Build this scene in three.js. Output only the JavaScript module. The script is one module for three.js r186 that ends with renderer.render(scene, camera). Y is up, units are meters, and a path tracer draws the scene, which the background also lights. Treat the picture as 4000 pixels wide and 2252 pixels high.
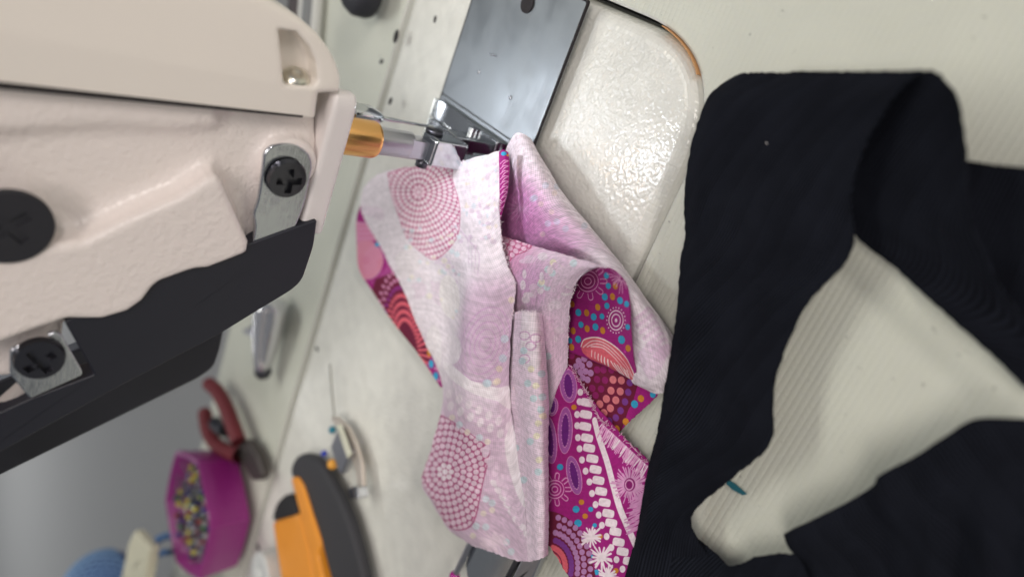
import * as THREE from 'three';
import { mergeGeometries, mergeVertices, toCreasedNormals } from 'three/addons/utils/BufferGeometryUtils.js';
import { RoundedBoxGeometry } from 'three/addons/geometries/RoundedBoxGeometry.js';
import { MarchingCubes } from 'three/addons/objects/MarchingCubes.js';
import { RectAreaLightUniformsLib } from 'three/addons/lights/RectAreaLightUniformsLib.js';
import { Brush, Evaluator, SUBTRACTION } from 'three-bvh-csg';

// ------------------------------------------------------------------ camera, light, exposure
const W = 4000, H = 2252, F = 2966.2, CAM_H = 0.205, PITCH = THREE.MathUtils.degToRad(42);
const cP = Math.cos(PITCH), sP = Math.sin(PITCH);
const scene = new THREE.Scene();
const camera = new THREE.PerspectiveCamera(2 * Math.atan(H / 2 / F) * 180 / Math.PI, W / H, 0.01, 20);
camera.position.set(0, CAM_H, 0);
camera.up.set(1, 0, 0);                       // the phone was held upright, the picture lies on its side
camera.lookAt(0, CAM_H - sP, -cP);
camera.focus = 0.262;
camera.userData.fStop = 5;

const renderer = new THREE.WebGLRenderer({ antialias: true });
renderer.setSize(1024, 576);
renderer.toneMapping = THREE.LinearToneMapping;
renderer.toneMappingExposure = 1.17;
renderer.shadowMap.enabled = true;
scene.background = new THREE.Color().setRGB(0.14, 0.145, 0.155);   // the pale workroom round the table
RectAreaLightUniformsLib.init();

const V = (x, y, z) => new THREE.Vector3(x, y, z);
const srgb = (r, g, b) => new THREE.Color().setRGB(r / 255, g / 255, b / 255, THREE.SRGBColorSpace);
let seed = 7;
const rnd = () => { seed = (seed + 0x6d2b79f5) | 0; let t = Math.imul(seed ^ (seed >>> 15), 1 | seed); t = (t + Math.imul(t ^ (t >>> 7), 61 | t)) ^ t; return ((t ^ (t >>> 14)) >>> 0) / 4294967296; };

// measuring: where the sight line through a photo pixel meets a level plane / the machine's rear plane
const AZ = THREE.MathUtils.degToRad(31), cA = Math.cos(AZ), sA = Math.sin(AZ);
const rayDir = (X, Y) => { const r = X - W / 2, u = H / 2 - Y; return V(u, -cP * r - sP * F, sP * r - cP * F); };
function at(X, Y, y) { const d = rayDir(X, Y), t = (y - CAM_H) / d.y; return V(d.x * t, y, d.z * t); }
function onRear(X, Y, b) { const d = rayDir(X, Y), t = b / (sA * d.x - cA * d.z); return V(cA * d.x * t + sA * d.z * t, CAM_H + d.y * t, -b); }  // machine axes: (along the arm, up, minus depth)
function project(p) { const y = p.y - CAM_H, f = -sP * y - cP * p.z, r = -cP * y + sP * p.z; return [W / 2 + r / f * F, H / 2 - p.x / f * F]; }
const fromMachine = (a, y, b) => V(cA * a + sA * b, y, sA * a - cA * b);

// ------------------------------------------------------------------ naming
function put(geo, mat, name, parent = scene) {
  const m = new THREE.Mesh(geo, mat); m.name = name; m.castShadow = m.receiveShadow = true; parent.add(m); return m;
}
function thing(name, label, category, pos = V(0, 0, 0), group) {
  const g = new THREE.Group(); g.name = name; g.position.copy(pos); scene.add(g);
  g.userData = { label, category }; if (group) g.userData.group = group; return g;
}

// ------------------------------------------------------------------ procedural textures
function hash2(x, y, s) { let h = Math.imul(x, 374761393) + Math.imul(y, 668265263) + Math.imul(s, 2246822519) | 0; h = Math.imul(h ^ (h >>> 13), 1274126177); return ((h ^ (h >>> 16)) >>> 0) / 4294967296; }
function vnoise(x, y, period, s) {
  const xi = Math.floor(x), yi = Math.floor(y), fx = x - xi, fy = y - yi, w = (n) => ((n % period) + period) % period;
  const u = fx * fx * (3 - 2 * fx), v = fy * fy * (3 - 2 * fy);
  const a = hash2(w(xi), w(yi), s), b = hash2(w(xi + 1), w(yi), s), c = hash2(w(xi), w(yi + 1), s), d = hash2(w(xi + 1), w(yi + 1), s);
  return a + (b - a) * u + (c - a) * v + (a - b - c + d) * u * v;
}
function dataTex(n, f, metres, color) {
  const d = new Uint8Array(n * n * 4);
  for (let y = 0; y < n; y++) for (let x = 0; x < n; x++) {
    const v = f(x / n, y / n), i = (y * n + x) * 4;
    const c = Array.isArray(v) ? v : [v, v, v];
    for (let k = 0; k < 3; k++) d[i + k] = Math.max(0, Math.min(255, c[k] * 255)); d[i + 3] = 255;
  }
  const t = new THREE.DataTexture(d, n, n); t.wrapS = t.wrapT = THREE.RepeatWrapping; t.magFilter = THREE.LinearFilter; t.minFilter = THREE.LinearFilter;
  if (color) t.colorSpace = THREE.SRGBColorSpace;
  t.repeat.set(1 / metres, 1 / metres); t.needsUpdate = true; return t;
}
const fbm = (x, y, p, s, oct = 4) => { let v = 0, a = 0.5, q = p; for (let i = 0; i < oct; i++) { v += a * vnoise(x * q, y * q, q, s + i); a *= 0.5; q *= 2; } return v; };
const peelBed = dataTex(512, (x, y) => 0.65 * vnoise(x * 40, y * 40, 40, 3) + 0.35 * vnoise(x * 80, y * 80, 80, 5), 0.05);
const peelArm = dataTex(512, (x, y) => 0.5 * vnoise(x * 40, y * 40, 40, 13) + 0.12 * vnoise(x * 14, y * 14, 14, 15) + 0.38 * vnoise(x * 80, y * 80, 80, 17), 0.06);
const waffle = dataTex(512, (x, y) => { const r = (t) => { const q = (t * 24) % 1; return 1 - Math.pow(Math.abs(q - 0.5) * 2, 3); }; return 0.2 + 0.55 * r(y) * (0.6 + 0.4 * r(x)) + 0.12 * vnoise(x * 90, y * 90, 90, 21); }, 0.048);
const grime = dataTex(512, (x, y) => { const v = 0.93 + 0.1 * (fbm(x, y, 5, 31) - 0.5) + 0.04 * (vnoise(x * 60, y * 60, 60, 37) - 0.5); return [v, v, v * 0.992]; }, 0.3, true);
const tableColor = dataTex(1024, (x, y) => {
  let v = 0.92 + 0.09 * (fbm(x, y, 6, 41) - 0.5);
  const q = vnoise(x * 300, y * 190, 300, 43) * vnoise(x * 110, y * 110, 110, 47); if (q > 0.72) v -= (q - 0.72) * 1.1;
  return [v, v, v * 0.985];
}, 0.25, true);
const scratch = dataTex(512, (x, y) => { const v = 0.35 + 0.5 * (fbm(x, y, 10, 51) - 0.45) + 0.25 * (vnoise(x * 12, y * 200, 200, 53) - 0.5); return v; }, 0.03);
const plateRough = dataTex(512, (x, y) => 0.62 + 0.3 * (fbm(x, y, 8, 61) - 0.5) + 0.1 * (vnoise(x * 6, y * 220, 220, 63) - 0.5), 0.06);
const twill = dataTex(256, (x, y) => { const q = ((x + 0.5 * y) * 16) % 1, w = (y * 32) % 1; return 0.75 * (1 - Math.pow(Math.abs(q - 0.5) * 2, 2)) + 0.25 * (1 - Math.abs(w - 0.5) * 2); }, 0.016);
const blackTone = dataTex(256, (x, y) => { const v = 0.72 + 0.2 * (fbm(x, y, 6, 71) - 0.5) + 0.6 * (((x + 0.5 * y) * 56 % 1) - 0.5); return [v, v, v * 1.02]; }, 0.06, true);
const weaveBump = dataTex(256, (x, y) => { const u = Math.sin(x * 48 * Math.PI * 2), v = Math.sin(y * 48 * Math.PI * 2); return 0.5 + 0.22 * u + 0.22 * v; }, 0.024);

const std = (o) => new THREE.MeshStandardMaterial(o), phys = (o) => new THREE.MeshPhysicalMaterial(o);
const cream = srgb(245, 235, 230);
const M = {
  bed: phys({ color: srgb(243, 243, 236), map: grime, roughness: 0.19, bumpMap: peelBed, bumpScale: 0.00022 }),
  arm: phys({ color: cream, roughness: 0.27, bumpMap: peelArm, bumpScale: 0.0003 }),
  cover: phys({ color: srgb(245, 237, 228), roughness: 0.33, clearcoat: 0.3, clearcoatRoughness: 0.25 }),
  rim: phys({ color: srgb(236, 230, 228), roughness: 0.35 }),
  black: phys({ color: srgb(33, 34, 45), roughness: 0.45 }),
  rubber: std({ color: srgb(40, 40, 46), roughness: 0.7 }),
  seam: std({ color: srgb(38, 34, 36), roughness: 0.9 }),
  steel: std({ color: srgb(196, 199, 206), metalness: 1, roughness: 0.62, roughnessMap: scratch, bumpMap: scratch, bumpScale: 0.00006 }),
  plate: std({ color: srgb(152, 157, 161), metalness: 1, roughness: 0.6, roughnessMap: plateRough }),
  chrome: std({ color: srgb(196, 199, 202), metalness: 1, roughness: 0.12 }),
  satin: std({ color: srgb(176, 176, 182), metalness: 1, roughness: 0.3 }),
  brass: std({ color: srgb(232, 178, 112), metalness: 1, roughness: 0.24 }),
  yellowScrew: std({ color: srgb(214, 212, 200), metalness: 1, roughness: 0.3 }),
  blackSteel: std({ color: srgb(84, 84, 90), metalness: 0.9, roughness: 0.28 }),
  table: std({ color: srgb(226, 228, 217), map: tableColor, roughness: 0.5, bumpMap: waffle, bumpScale: 0.0002 }),
  chipboard: std({ color: srgb(204, 204, 196), roughness: 0.8 }),
  blackCloth: phys({ color: srgb(36, 39, 48), map: blackTone, roughness: 0.9, specularIntensity: 0.15, bumpMap: twill, bumpScale: 0.00025, sheen: 0.12, sheenRoughness: 0.5, sheenColor: srgb(95, 102, 125) }),
};

// ------------------------------------------------------------------ geometry helpers
const v2 = (p) => new THREE.Vector2(p[0], p[1]);
function extrude(shape, depth, bevel = 0, seg = 3) {
  return new THREE.ExtrudeGeometry(shape, { depth: Math.max(1e-5, depth - 2 * bevel), bevelEnabled: bevel > 0, bevelThickness: bevel, bevelSize: bevel, bevelOffset: -bevel, bevelSegments: seg, curveSegments: 12 });
}
function roundedShape(pts, r) {   // polygon with rounded corners; r one number or one per corner
  const s = new THREE.Shape(), n = pts.length;
  for (let i = 0; i < n; i++) {
    const p = v2(pts[i]), a = v2(pts[(i + n - 1) % n]), b = v2(pts[(i + 1) % n]);
    const q = Math.min(Array.isArray(r) ? r[i] : r, p.distanceTo(a) * 0.48, p.distanceTo(b) * 0.48);
    const s1 = p.clone().add(a.sub(p).setLength(q)), s2 = p.clone().add(b.sub(p).setLength(q));
    if (i) s.lineTo(s1.x, s1.y); else s.moveTo(s1.x, s1.y);
    if (q > 1e-7) s.quadraticCurveTo(p.x, p.y, s2.x, s2.y);
  }
  s.closePath(); return s;
}
// a level slab whose top outline is given in photo pixels at height top
function slab(px, top, thick, bevel = 0.001, r = 0.001) {
  const g = extrude(roundedShape(px.map(([X, Y]) => { const p = at(X, Y, top); return [p.x, -p.z]; }), r), thick, bevel);
  g.rotateX(-Math.PI / 2); g.translate(0, top - thick, 0); return g;
}
// an upright plate parallel to the machine's rear, outline in pixels, front face at depth b (machine axes)
function rearPlate(px, b, thick, bevel = 0.0006, r = 0.001) {
  const g = extrude(roundedShape(px.map(([X, Y]) => { const p = onRear(X, Y, b); return [p.x, p.y]; }), r), thick, bevel);
  g.translate(0, 0, -b - thick); return g;
}
function tube(points, r, seg = 40, sides = 12) { return new THREE.TubeGeometry(new THREE.CatmullRomCurve3(points), seg, r, sides, false); }
function between(geo, p, q) {   // a geometry built along +y from 0, moved to run from p towards q
  const d = q.clone().sub(p).normalize(), m = new THREE.Matrix4().makeRotationFromQuaternion(new THREE.Quaternion().setFromUnitVectors(V(0, 1, 0), d));
  geo.applyMatrix4(m); geo.translate(p.x, p.y, p.z); return geo;
}
function lathe(pts, seg = 32) { return new THREE.LatheGeometry(pts.map(v2), seg); }
const ev = new Evaluator(); ev.useGroups = false;
function cut(geo, tools) {
  let b = new Brush(geo); b.updateMatrixWorld();
  for (const t of tools) { const c = new Brush(t); c.updateMatrixWorld(); b = ev.evaluate(b, c, SUBTRACTION); }
  return b.geometry;
}
function crossScrew(R, h, slotDepth, turn = 0) {   // pan head along +y with a cross recess
  const head = lathe([[0, 0], [R, 0], [R, h * 0.35], [R * 0.93, h * 0.68], [R * 0.7, h * 0.92], [R * 0.35, h], [0, h]], 40);
  const box = (w, l) => { const g = new THREE.BoxGeometry(w, slotDepth * 2, l); g.translate(0, h + slotDepth * 0.1, 0); g.rotateY(turn); return g; };
  return toCreasedNormals(cut(head, [box(R * 0.36, R * 1.3), box(R * 1.3, R * 0.36)]), 0.6);
}

// ------------------------------------------------------------------ setting: table with the cut-out for the machine bed
const BED = { a0: -0.62, a1: -0.0055, b0: 0.1455, b1: 0.329, top: 0.005 };
{
  const t = new THREE.Group(); t.name = 'table'; t.userData = { kind: 'structure' }; scene.add(t);
  const w = (a, b) => { const p = fromMachine(a, 0, b); return [p.x, -p.z]; }, e = 0.0022;
  const s = new THREE.Shape([w(-1.1, -0.5), w(0.9, -0.5), w(0.9, 0.432), w(-1.1, 0.432)].map(v2));
  const hole = roundedShape([w(BED.a0 - e, BED.b0 - 0.0024), w(BED.a1 + 0.0018, BED.b0 - 0.0024), w(BED.a1 + 0.0018, BED.b1 + 0.0012), w(BED.a0 - e, BED.b1 + 0.0012)], [0.02, 0.042, 0.02, 0.02]);
  s.holes.push(new THREE.Path(hole.getPoints(16)));
  const g = extrude(s, 0.028, 0.0008, 2); g.rotateX(-Math.PI / 2); g.translate(0, -0.028, 0);
  const mt = M.table.clone(); for (const k of ['map', 'bumpMap']) { mt[k] = M.table[k].clone(); mt[k].rotation = -AZ; }
  put(g, [mt, M.chipboard], 'table_top', t);
  // orange edging that has come loose at the rounded corner
  const hp = hole.getPoints(60).filter((q) => { const s = project(V(q.x, 0, -q.y)); return s[0] > 2590 && s[0] < 2742 && s[1] > 80 && s[1] < 300; });
  const mid = w(BED.a1 - 0.06, BED.b0 + 0.06), inn = hp.map((q) => { const d = new THREE.Vector2(mid[0] - q.x, mid[1] - q.y).setLength(0.00045); return q.clone().add(d); });
  const es = new THREE.Shape([...hp.map((q, i) => q.clone().lerp(inn[i], 0.2)), ...inn.reverse()]), eg = extrude(es, 0.006); eg.rotateX(-Math.PI / 2); eg.translate(0, -0.0056, 0);
  put(eg, std({ color: srgb(196, 146, 96), roughness: 0.7 }), 'edge_band', t);
  const under = new THREE.BoxGeometry(0.68, 0.02, 0.25); under.translate(-0.31, -0.12, -0.24); under.rotateY(-AZ);
  put(under, M.seam, 'drip_pan', t);
  const fl = new THREE.BoxGeometry(16, 0.05, 20); fl.translate(0, -0.78, -5); const floor = put(fl, std({ color: srgb(184, 185, 184), roughness: 0.8 }), 'floor'); floor.userData = { kind: 'structure' };
}

// ------------------------------------------------------------------ the sewing machine
const ORIGIN = [-0.0765, 0, 0.232];
const machine = thing('sewing_machine', 'cream industrial sewing machine seen from behind, needle and presser foot over the bed', 'sewing machine', fromMachine(...ORIGIN));
machine.rotation.y = -AZ;
const mput = (g, m, name, parent = machine) => { if (parent === machine) g.translate(-ORIGIN[0], 0, ORIGIN[2]); return put(g, m, name, parent); };
const mchild = (g, m, name, parent) => { g.translate(-ORIGIN[0], 0, ORIGIN[2]); return put(g, m, name, parent); };

{ // bed, slide plate
  const s = roundedShape([[BED.a0, BED.b0], [BED.a1, BED.b0], [BED.a1, BED.b1], [BED.a0, BED.b1]].map(([a, b]) => [a, b]), [0.01, 0.036, 0.02, 0.01]);
  const g = extrude(s, 0.045, 0.006, 8); g.rotateX(-Math.PI / 2); g.translate(0, BED.top - 0.045, 0);
  const bed = mput(g, M.bed, 'bed');
  const plate = (a0, a1, name) => {
    const q = extrude(roundedShape([[a0, 0.2085], [a1, 0.2085], [a1, 0.2737], [a0, 0.2737]], 0.0012), 0.002, 0.00025, 2);
    q.rotateX(-Math.PI / 2); q.translate(0, BED.top - 0.0016, 0); return q;
  };
  mput(plate(-0.0645, -0.0068), M.plate, 'slide_plate');
  mput(plate(-0.16, -0.0647), M.plate, 'needle_plate');
  const gap = extrude(roundedShape([[-0.165, 0.2079], [-0.0061, 0.2079], [-0.0061, 0.2743], [-0.165, 0.2743]], 0.0012), 0.001); gap.rotateX(-Math.PI / 2); gap.translate(0, BED.top - 0.00092, 0);
  mput(gap, M.seam, 'plate_gap');
  // screw hole and small raised rivets of the slide plate
  const spot = (X, Y, y) => { const p = at(X, Y, y); return [cA * p.x + sA * p.z, sA * p.x - cA * p.z]; };
  const [ha, hb] = spot(2060, 14, 0.0055); const hole = new THREE.CylinderGeometry(0.0036, 0.0036, 0.0004, 28); hole.translate(ha, 0.0056, -hb); mput(hole, M.seam, 'screw_hole');
  for (const [X, Y] of [[1870, 280], [1992, 380]]) { const [a, b] = spot(X, Y, 0.0055); const r = new THREE.SphereGeometry(0.0009, 14, 8, 0, 7, 0, 1.57); r.scale(1, 0.6, 1); r.translate(a, 0.0053, -b); mput(r, M.steel, 'rivet'); }
  { const [a, b] = spot(1925, 215, 0.0055), r = new THREE.CapsuleGeometry(0.0004, 0.004, 4, 8); r.rotateX(Math.PI / 2); r.rotateY(0.15); r.translate(a, 0.0054, -b); mput(r, M.steel, 'scratch_mark'); }
  // screw heads and chips on the bed
  for (const [X, Y, r] of [[1547, 142, 0.0022], [1700, 75, 0.0011], [1525, 395, 0.0014], [1490, 240, 0.0012], [1238, 1362, 0.0013], [1008, 2136, 0.002]]) { const [a, b] = spot(X, Y, 0.005), q = new THREE.SphereGeometry(r, 14, 8); q.scale(1.5, 0.12, 1); q.rotateY(rnd() * 3); q.translate(a, 0.0051, -b); mput(q, M.seam, 'paint_chip'); }
}

// casting and face cover as rounded solids on a grid
function polySD(p, x, y) {
  let d = 1e9, s = 1;
  for (let i = 0, j = p.length - 1; i < p.length; j = i++) {
    const ex = p[j][0] - p[i][0], ey = p[j][1] - p[i][1], wx = x - p[i][0], wy = y - p[i][1], t = Math.max(0, Math.min(1, (wx * ex + wy * ey) / (ex * ex + ey * ey)));
    d = Math.min(d, (wx - ex * t) ** 2 + (wy - ey * t) ** 2);
    const c1 = y >= p[i][1], c2 = y < p[j][1], c3 = ex * wy > ey * wx; if ((c1 && c2 && c3) || (!c1 && !c2 && !c3)) s = -s;
  }
  return s * Math.sqrt(d);
}
const slabSD = (d2, z, z0, z1, r) => { const a = d2 + r, b = Math.abs(z - (z0 + z1) / 2) - (z1 - z0) / 2 + r; return Math.min(Math.max(a, b), 0) + Math.hypot(Math.max(a, 0), Math.max(b, 0)) - r; };
const smin = (a, b, k) => { const h = Math.max(k - Math.abs(a - b), 0) / k; return Math.min(a, b) - h * h * k * 0.25; };
function solid(lo, hi, n, field2d, field) {    // field2d(a, y) -> numbers reused along the depth
  const mc = new MarchingCubes(n, new THREE.MeshBasicMaterial(), false, false, 400000); mc.isolation = 0;
  const half = n / 2, co = (k, i) => { const f = (i - half) / half; return lo[k] + (f + 1) / 2 * (hi[k] - lo[k]); };
  for (let j = 0; j < n; j++) for (let i = 0; i < n; i++) {
    const A = co(0, i), Yv = co(1, j), q = field2d(A, Yv);
    for (let k = 0; k < n; k++) mc.field[k * n * n + j * n + i] = -field(q, A, Yv, co(2, k));
  }
  mc.update();
  const c = mc.count, pos = new Float32Array(c * 3), src = mc.positionArray, nor = new Float32Array(c * 3), ns = mc.normalArray, uv = new Float32Array(c * 2);
  const sc = [0, 1, 2].map((k) => (hi[k] - lo[k]) / 2);
  for (let i = 0; i < c; i++) {
    for (let k = 0; k < 3; k++) pos[i * 3 + k] = lo[k] + (src[i * 3 + k] + 1) * sc[k];
    const nx = ns[i * 3] / sc[0], ny = ns[i * 3 + 1] / sc[1], nz = ns[i * 3 + 2] / sc[2], l = Math.hypot(nx, ny, nz) || 1;
    nor[i * 3] = nx / l; nor[i * 3 + 1] = ny / l; nor[i * 3 + 2] = -nz / l;
    uv[i * 2] = pos[i * 3]; uv[i * 2 + 1] = pos[i * 3 + 1];
  }
  for (let i = 0; i < c; i++) pos[i * 3 + 2] *= -1;                  // depth b becomes minus z, which also turns the winding
  const flip = (a, w) => { for (let i = 0; i < c; i += 3) for (let k = 0; k < w; k++) { const t = a[(i + 1) * w + k]; a[(i + 1) * w + k] = a[(i + 2) * w + k]; a[(i + 2) * w + k] = t; } };
  flip(pos, 3); flip(nor, 3); flip(uv, 2);
  const g = new THREE.BufferGeometry();
  g.setAttribute('position', new THREE.BufferAttribute(pos, 3)); g.setAttribute('normal', new THREE.BufferAttribute(nor, 3)); g.setAttribute('uv', new THREE.BufferAttribute(uv, 2));
  return g;
}
const rp = (px, b) => px.map(([X, Y]) => { const p = onRear(X, Y, b); return [p.x, p.y]; });
const seamA = onRear(0, 335, 0.207), seamB = onRear(1190, 456, 0.207);
const seamN = new THREE.Vector2(seamB.y - seamA.y, -(seamB.x - seamA.x)).normalize();      // points away from the cover, along minus a
if (seamN.x > 0) seamN.negate();
const seamD = (a, y) => (a - seamA.x) * seamN.x + (y - seamA.y) * seamN.y;                  // > 0 on the casting side
{
  const base = rp([[-500, 200], [1230, 380], [1240, 700], [1160, 900], [985, 985], [640, 1130], [400, 1200], [250, 1262], [240, 1360], [60, 1470], [-20, 1475], [-500, 1700]], 0.2125);
  const block = rp([[330, 945], [450, 885], [560, 835], [700, 775], [815, 700], [850, 690], [872, 715], [900, 780], [940, 870], [975, 950], [968, 992], [900, 1020], [812, 1053], [770, 1056], [745, 1062], [625, 1105], [598, 1128], [560, 1180], [500, 1222], [400, 1252], [262, 1251], [120, 1300], [0, 1345], [-500, 1520], [-500, 1080], [0, 990]], 0.203);
  const strip = rp([[-500, 250], [0, 300], [830, 395], [845, 420], [835, 478], [700, 492], [400, 478], [0, 500], [-500, 520]], 0.21);
  const boss = onRear(1125, 640, 0.209), bevelBoss = 0.0086;
  const g = solid([-0.205, 0.078, 0.199], [-0.05, 0.215, 0.262], 150, (a, y) => [polySD(base, a, y), polySD(block, a, y), polySD(strip, a, y), Math.hypot(a - boss.x, y - boss.y) - bevelBoss, seamD(a, y)], (q, a, y, b) => {
    let d = slabSD(q[0], b, 0.2118, 0.27, 0.003);
    d = smin(d, slabSD(q[1], b, 0.2032, 0.24, 0.0022), 0.0055);
    d = smin(d, slabSD(q[2], b, 0.2098, 0.24, 0.002), 0.006);
    d = smin(d, slabSD(q[3], b, 0.2072, 0.23, 0.001), 0.005);
    return Math.max(d, 0.0001 - q[4]);
  });
  mput(g, M.arm, 'arm');
  // the arm and its pillar go on outside the frame and shade the table behind
  const far = new RoundedBoxGeometry(0.48, 0.075, 0.052, 4, 0.012); far.translate(-0.43, 0.2235, -0.24); mput(far, M.arm, 'arm');
  const col = new RoundedBoxGeometry(0.09, 0.262, 0.13, 4, 0.015); col.translate(-0.625, 0.13, -0.245); mput(col, M.arm, 'pillar');
  // the dark joint between casting and cover
  const j0 = onRear(-200, 313, 0.2061), j1 = onRear(1182, 455, 0.2061), e0 = 0.00095, e1 = 0.0003;
  const js = new THREE.Shape([[j0.x - e0, j0.y], [j1.x - e1, j1.y], [j1.x + e1, j1.y], [j0.x + e0, j0.y]].map(v2)), jg = extrude(js, 0.03); jg.translate(0, 0, -0.2361);
  mput(jg, M.seam, 'joint');
}
{ // smooth face cover with the screw pocket
  const outer = rp([[-500, 600], [-500, -700], [700, -160], [820, -110], [960, -45], [1090, 20], [1180, 75], [1250, 135], [1295, 195], [1322, 250], [1336, 305], [1332, 362], [1245, 366], [1235, 440], [1232, 600]], 0.207);
  const pocket = rp([[1095, 120], [1165, 130], [1215, 190], [1238, 250], [1240, 315], [1222, 336], [1108, 330]], 0.207);
  const g = solid([-0.085, 0.075, 0.2], [0.0, 0.235, 0.262], 150, (a, y) => [polySD(outer, a, y), seamD(a, y), polySD(pocket, a, y)], (q, a, y, b) => {
    const w = 0.009 + Math.max(0, Math.min(0.03, (a + 0.062) * 0.5)) * 0.55;
    let d = slabSD(q[0] - 0.0, b, 0.2062 + Math.max(0, a + 0.056) * 0.12 + Math.max(0, a + 0.042) ** 2 * 6, 0.28, 0.0022);
    d = Math.max(d, q[1] + 0.0001);
    const pk = slabSD(q[2], b, 0.19, 0.2145, 0.0015);
    return -smin(-d, pk, 0.0012);
  });
  mput(g, M.cover, 'face_cover');
  const c = onRear(1150, 318, 0.2115), s1 = lathe([[0, 0], [0.0041, 0], [0.0042, 0.0006], [0.0041, 0.0016], [0.0036, 0.0026], [0.0026, 0.0033], [0.0014, 0.0036], [0.0012, 0.003], [0, 0.003]], 40);
  const washer = lathe([[0, -0.0009], [0.0047, -0.0009], [0.0048, -0.0004], [0.0046, 0], [0, 0]], 32);
  const dir = V(0.86, 0.12, 0.5).normalize();
  mput(between(mergeGeometries([s1.index ? s1.toNonIndexed() : s1, washer.toNonIndexed()].map((q) => { for (const k of Object.keys(q.attributes)) if (!['position', 'normal', 'uv'].includes(k)) q.deleteAttribute(k); return q; })), c, c.clone().add(dir)), M.yellowScrew, 'cover_screw');
}
{ // white pan under the head
  const p = [[1292, 318], [1336, 395], [1322, 640], [1243, 866]].map(([X, Y]) => onRear(X, Y, 0.2068));
  const a0 = -0.1035, a1 = -0.0535, y0 = 0.0842, y1 = 0.0925;
  const s = roundedShape([[a0, 0.2068], [a1, 0.2068], [-0.0615, 0.232], [-0.066, 0.262], [a0, 0.262]], [0.001, 0.008, 0.011, 0.008, 0.001]);
  const g = extrude(s, y1 - y0, 0.0018, 5); g.rotateX(-Math.PI / 2); g.translate(0, y0, 0);
  mput(g, M.rim, 'head_pan');
}
// lever, its screw, guard plates, clip, plug
{
  const lv = mput(rearPlate([[1034, 600], [1058, 575], [1115, 563], [1170, 572], [1214, 608], [1224, 650], [1192, 800], [1152, 905], [1120, 990], [975, 1030], [1000, 885], [990, 838], [1008, 795], [1018, 740]], 0.2056, 0.0016, 0.0005, 0.003), M.steel, 'lifter_lever');
  const c = onRear(1115, 692, 0.2056), s = crossScrew(0.0062, 0.0032, 0.0022, 0.1); mchild(between(s, c, c.clone().add(V(0, 0, 1))), M.blackSteel, 'screw', lv);
}
mput(rearPlate([[1242, 862], [1228, 965], [1188, 1085], [1172, 1110], [1140, 1138], [855, 1312], [466, 1515], [0, 1772], [-250, 1908], [-250, 1710], [10, 1612], [120, 1562], [370, 1468], [252, 1262], [400, 1190], [560, 1110], [640, 1060], [980, 955], [1150, 893]], 0.2048, 0.0075, 0.0006, [0.001, 0.002, 0.004, 0.003, 0.004, 0.001, 0.001, 0.001, 0.001, 0.001, 0.001, 0.001, 0.001, 0.001, 0.001, 0.001, 0.001, 0.001, 0.001]), M.black, 'guard_plate');
mput(rearPlate([[-250, 1985], [0, 1864], [780, 1482], [838, 1440], [862, 1370], [880, 1280], [600, 1250], [-250, 1600]], 0.268, 0.006, 0.001, 0.003), M.black, 'guard_plate_001');
{
  const cl = mput(rearPlate([[38, 1372], [62, 1358], [92, 1350], [85, 1380], [120, 1445], [180, 1455], [222, 1420], [210, 1330], [180, 1312], [218, 1298], [240, 1310], [322, 1452], [322, 1468], [116, 1560], [36, 1464]], 0.2042, 0.0014, 0.0004, 0.001), M.steel, 'clip');
  const c = onRear(152, 1392, 0.2048), s = crossScrew(0.0066, 0.0032, 0.0022, 0.75); mchild(between(s, c, c.clone().add(V(0.05, 0.1, 1))), M.blackSteel, 'screw', cl);
  const p0 = onRear(-60, 1640, 0.211), p1 = onRear(110, 1490, 0.211); mput(tube([p0, p0.clone().lerp(p1, 0.5), p1], 0.0022, 8, 10), M.arm, 'cable');
  const k = onRear(28, 882, 0.2036), plug = lathe([[0, 0], [0.0104, 0], [0.0104, 0.0009], [0.0098, 0.0015], [0.006, 0.0011], [0, 0.0009]], 48);
  const bx = (r) => { const g = new THREE.BoxGeometry(0.0026, 0.0016, 0.011); g.translate(0, 0.0011, 0); g.rotateY(r); return g; };
  mput(between(toCreasedNormals(cut(plug, [bx(0.75), bx(-0.75)]), 0.5), k, k.clone().add(V(0, 0, 1))), M.rubber, 'rubber_plug');
}
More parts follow.
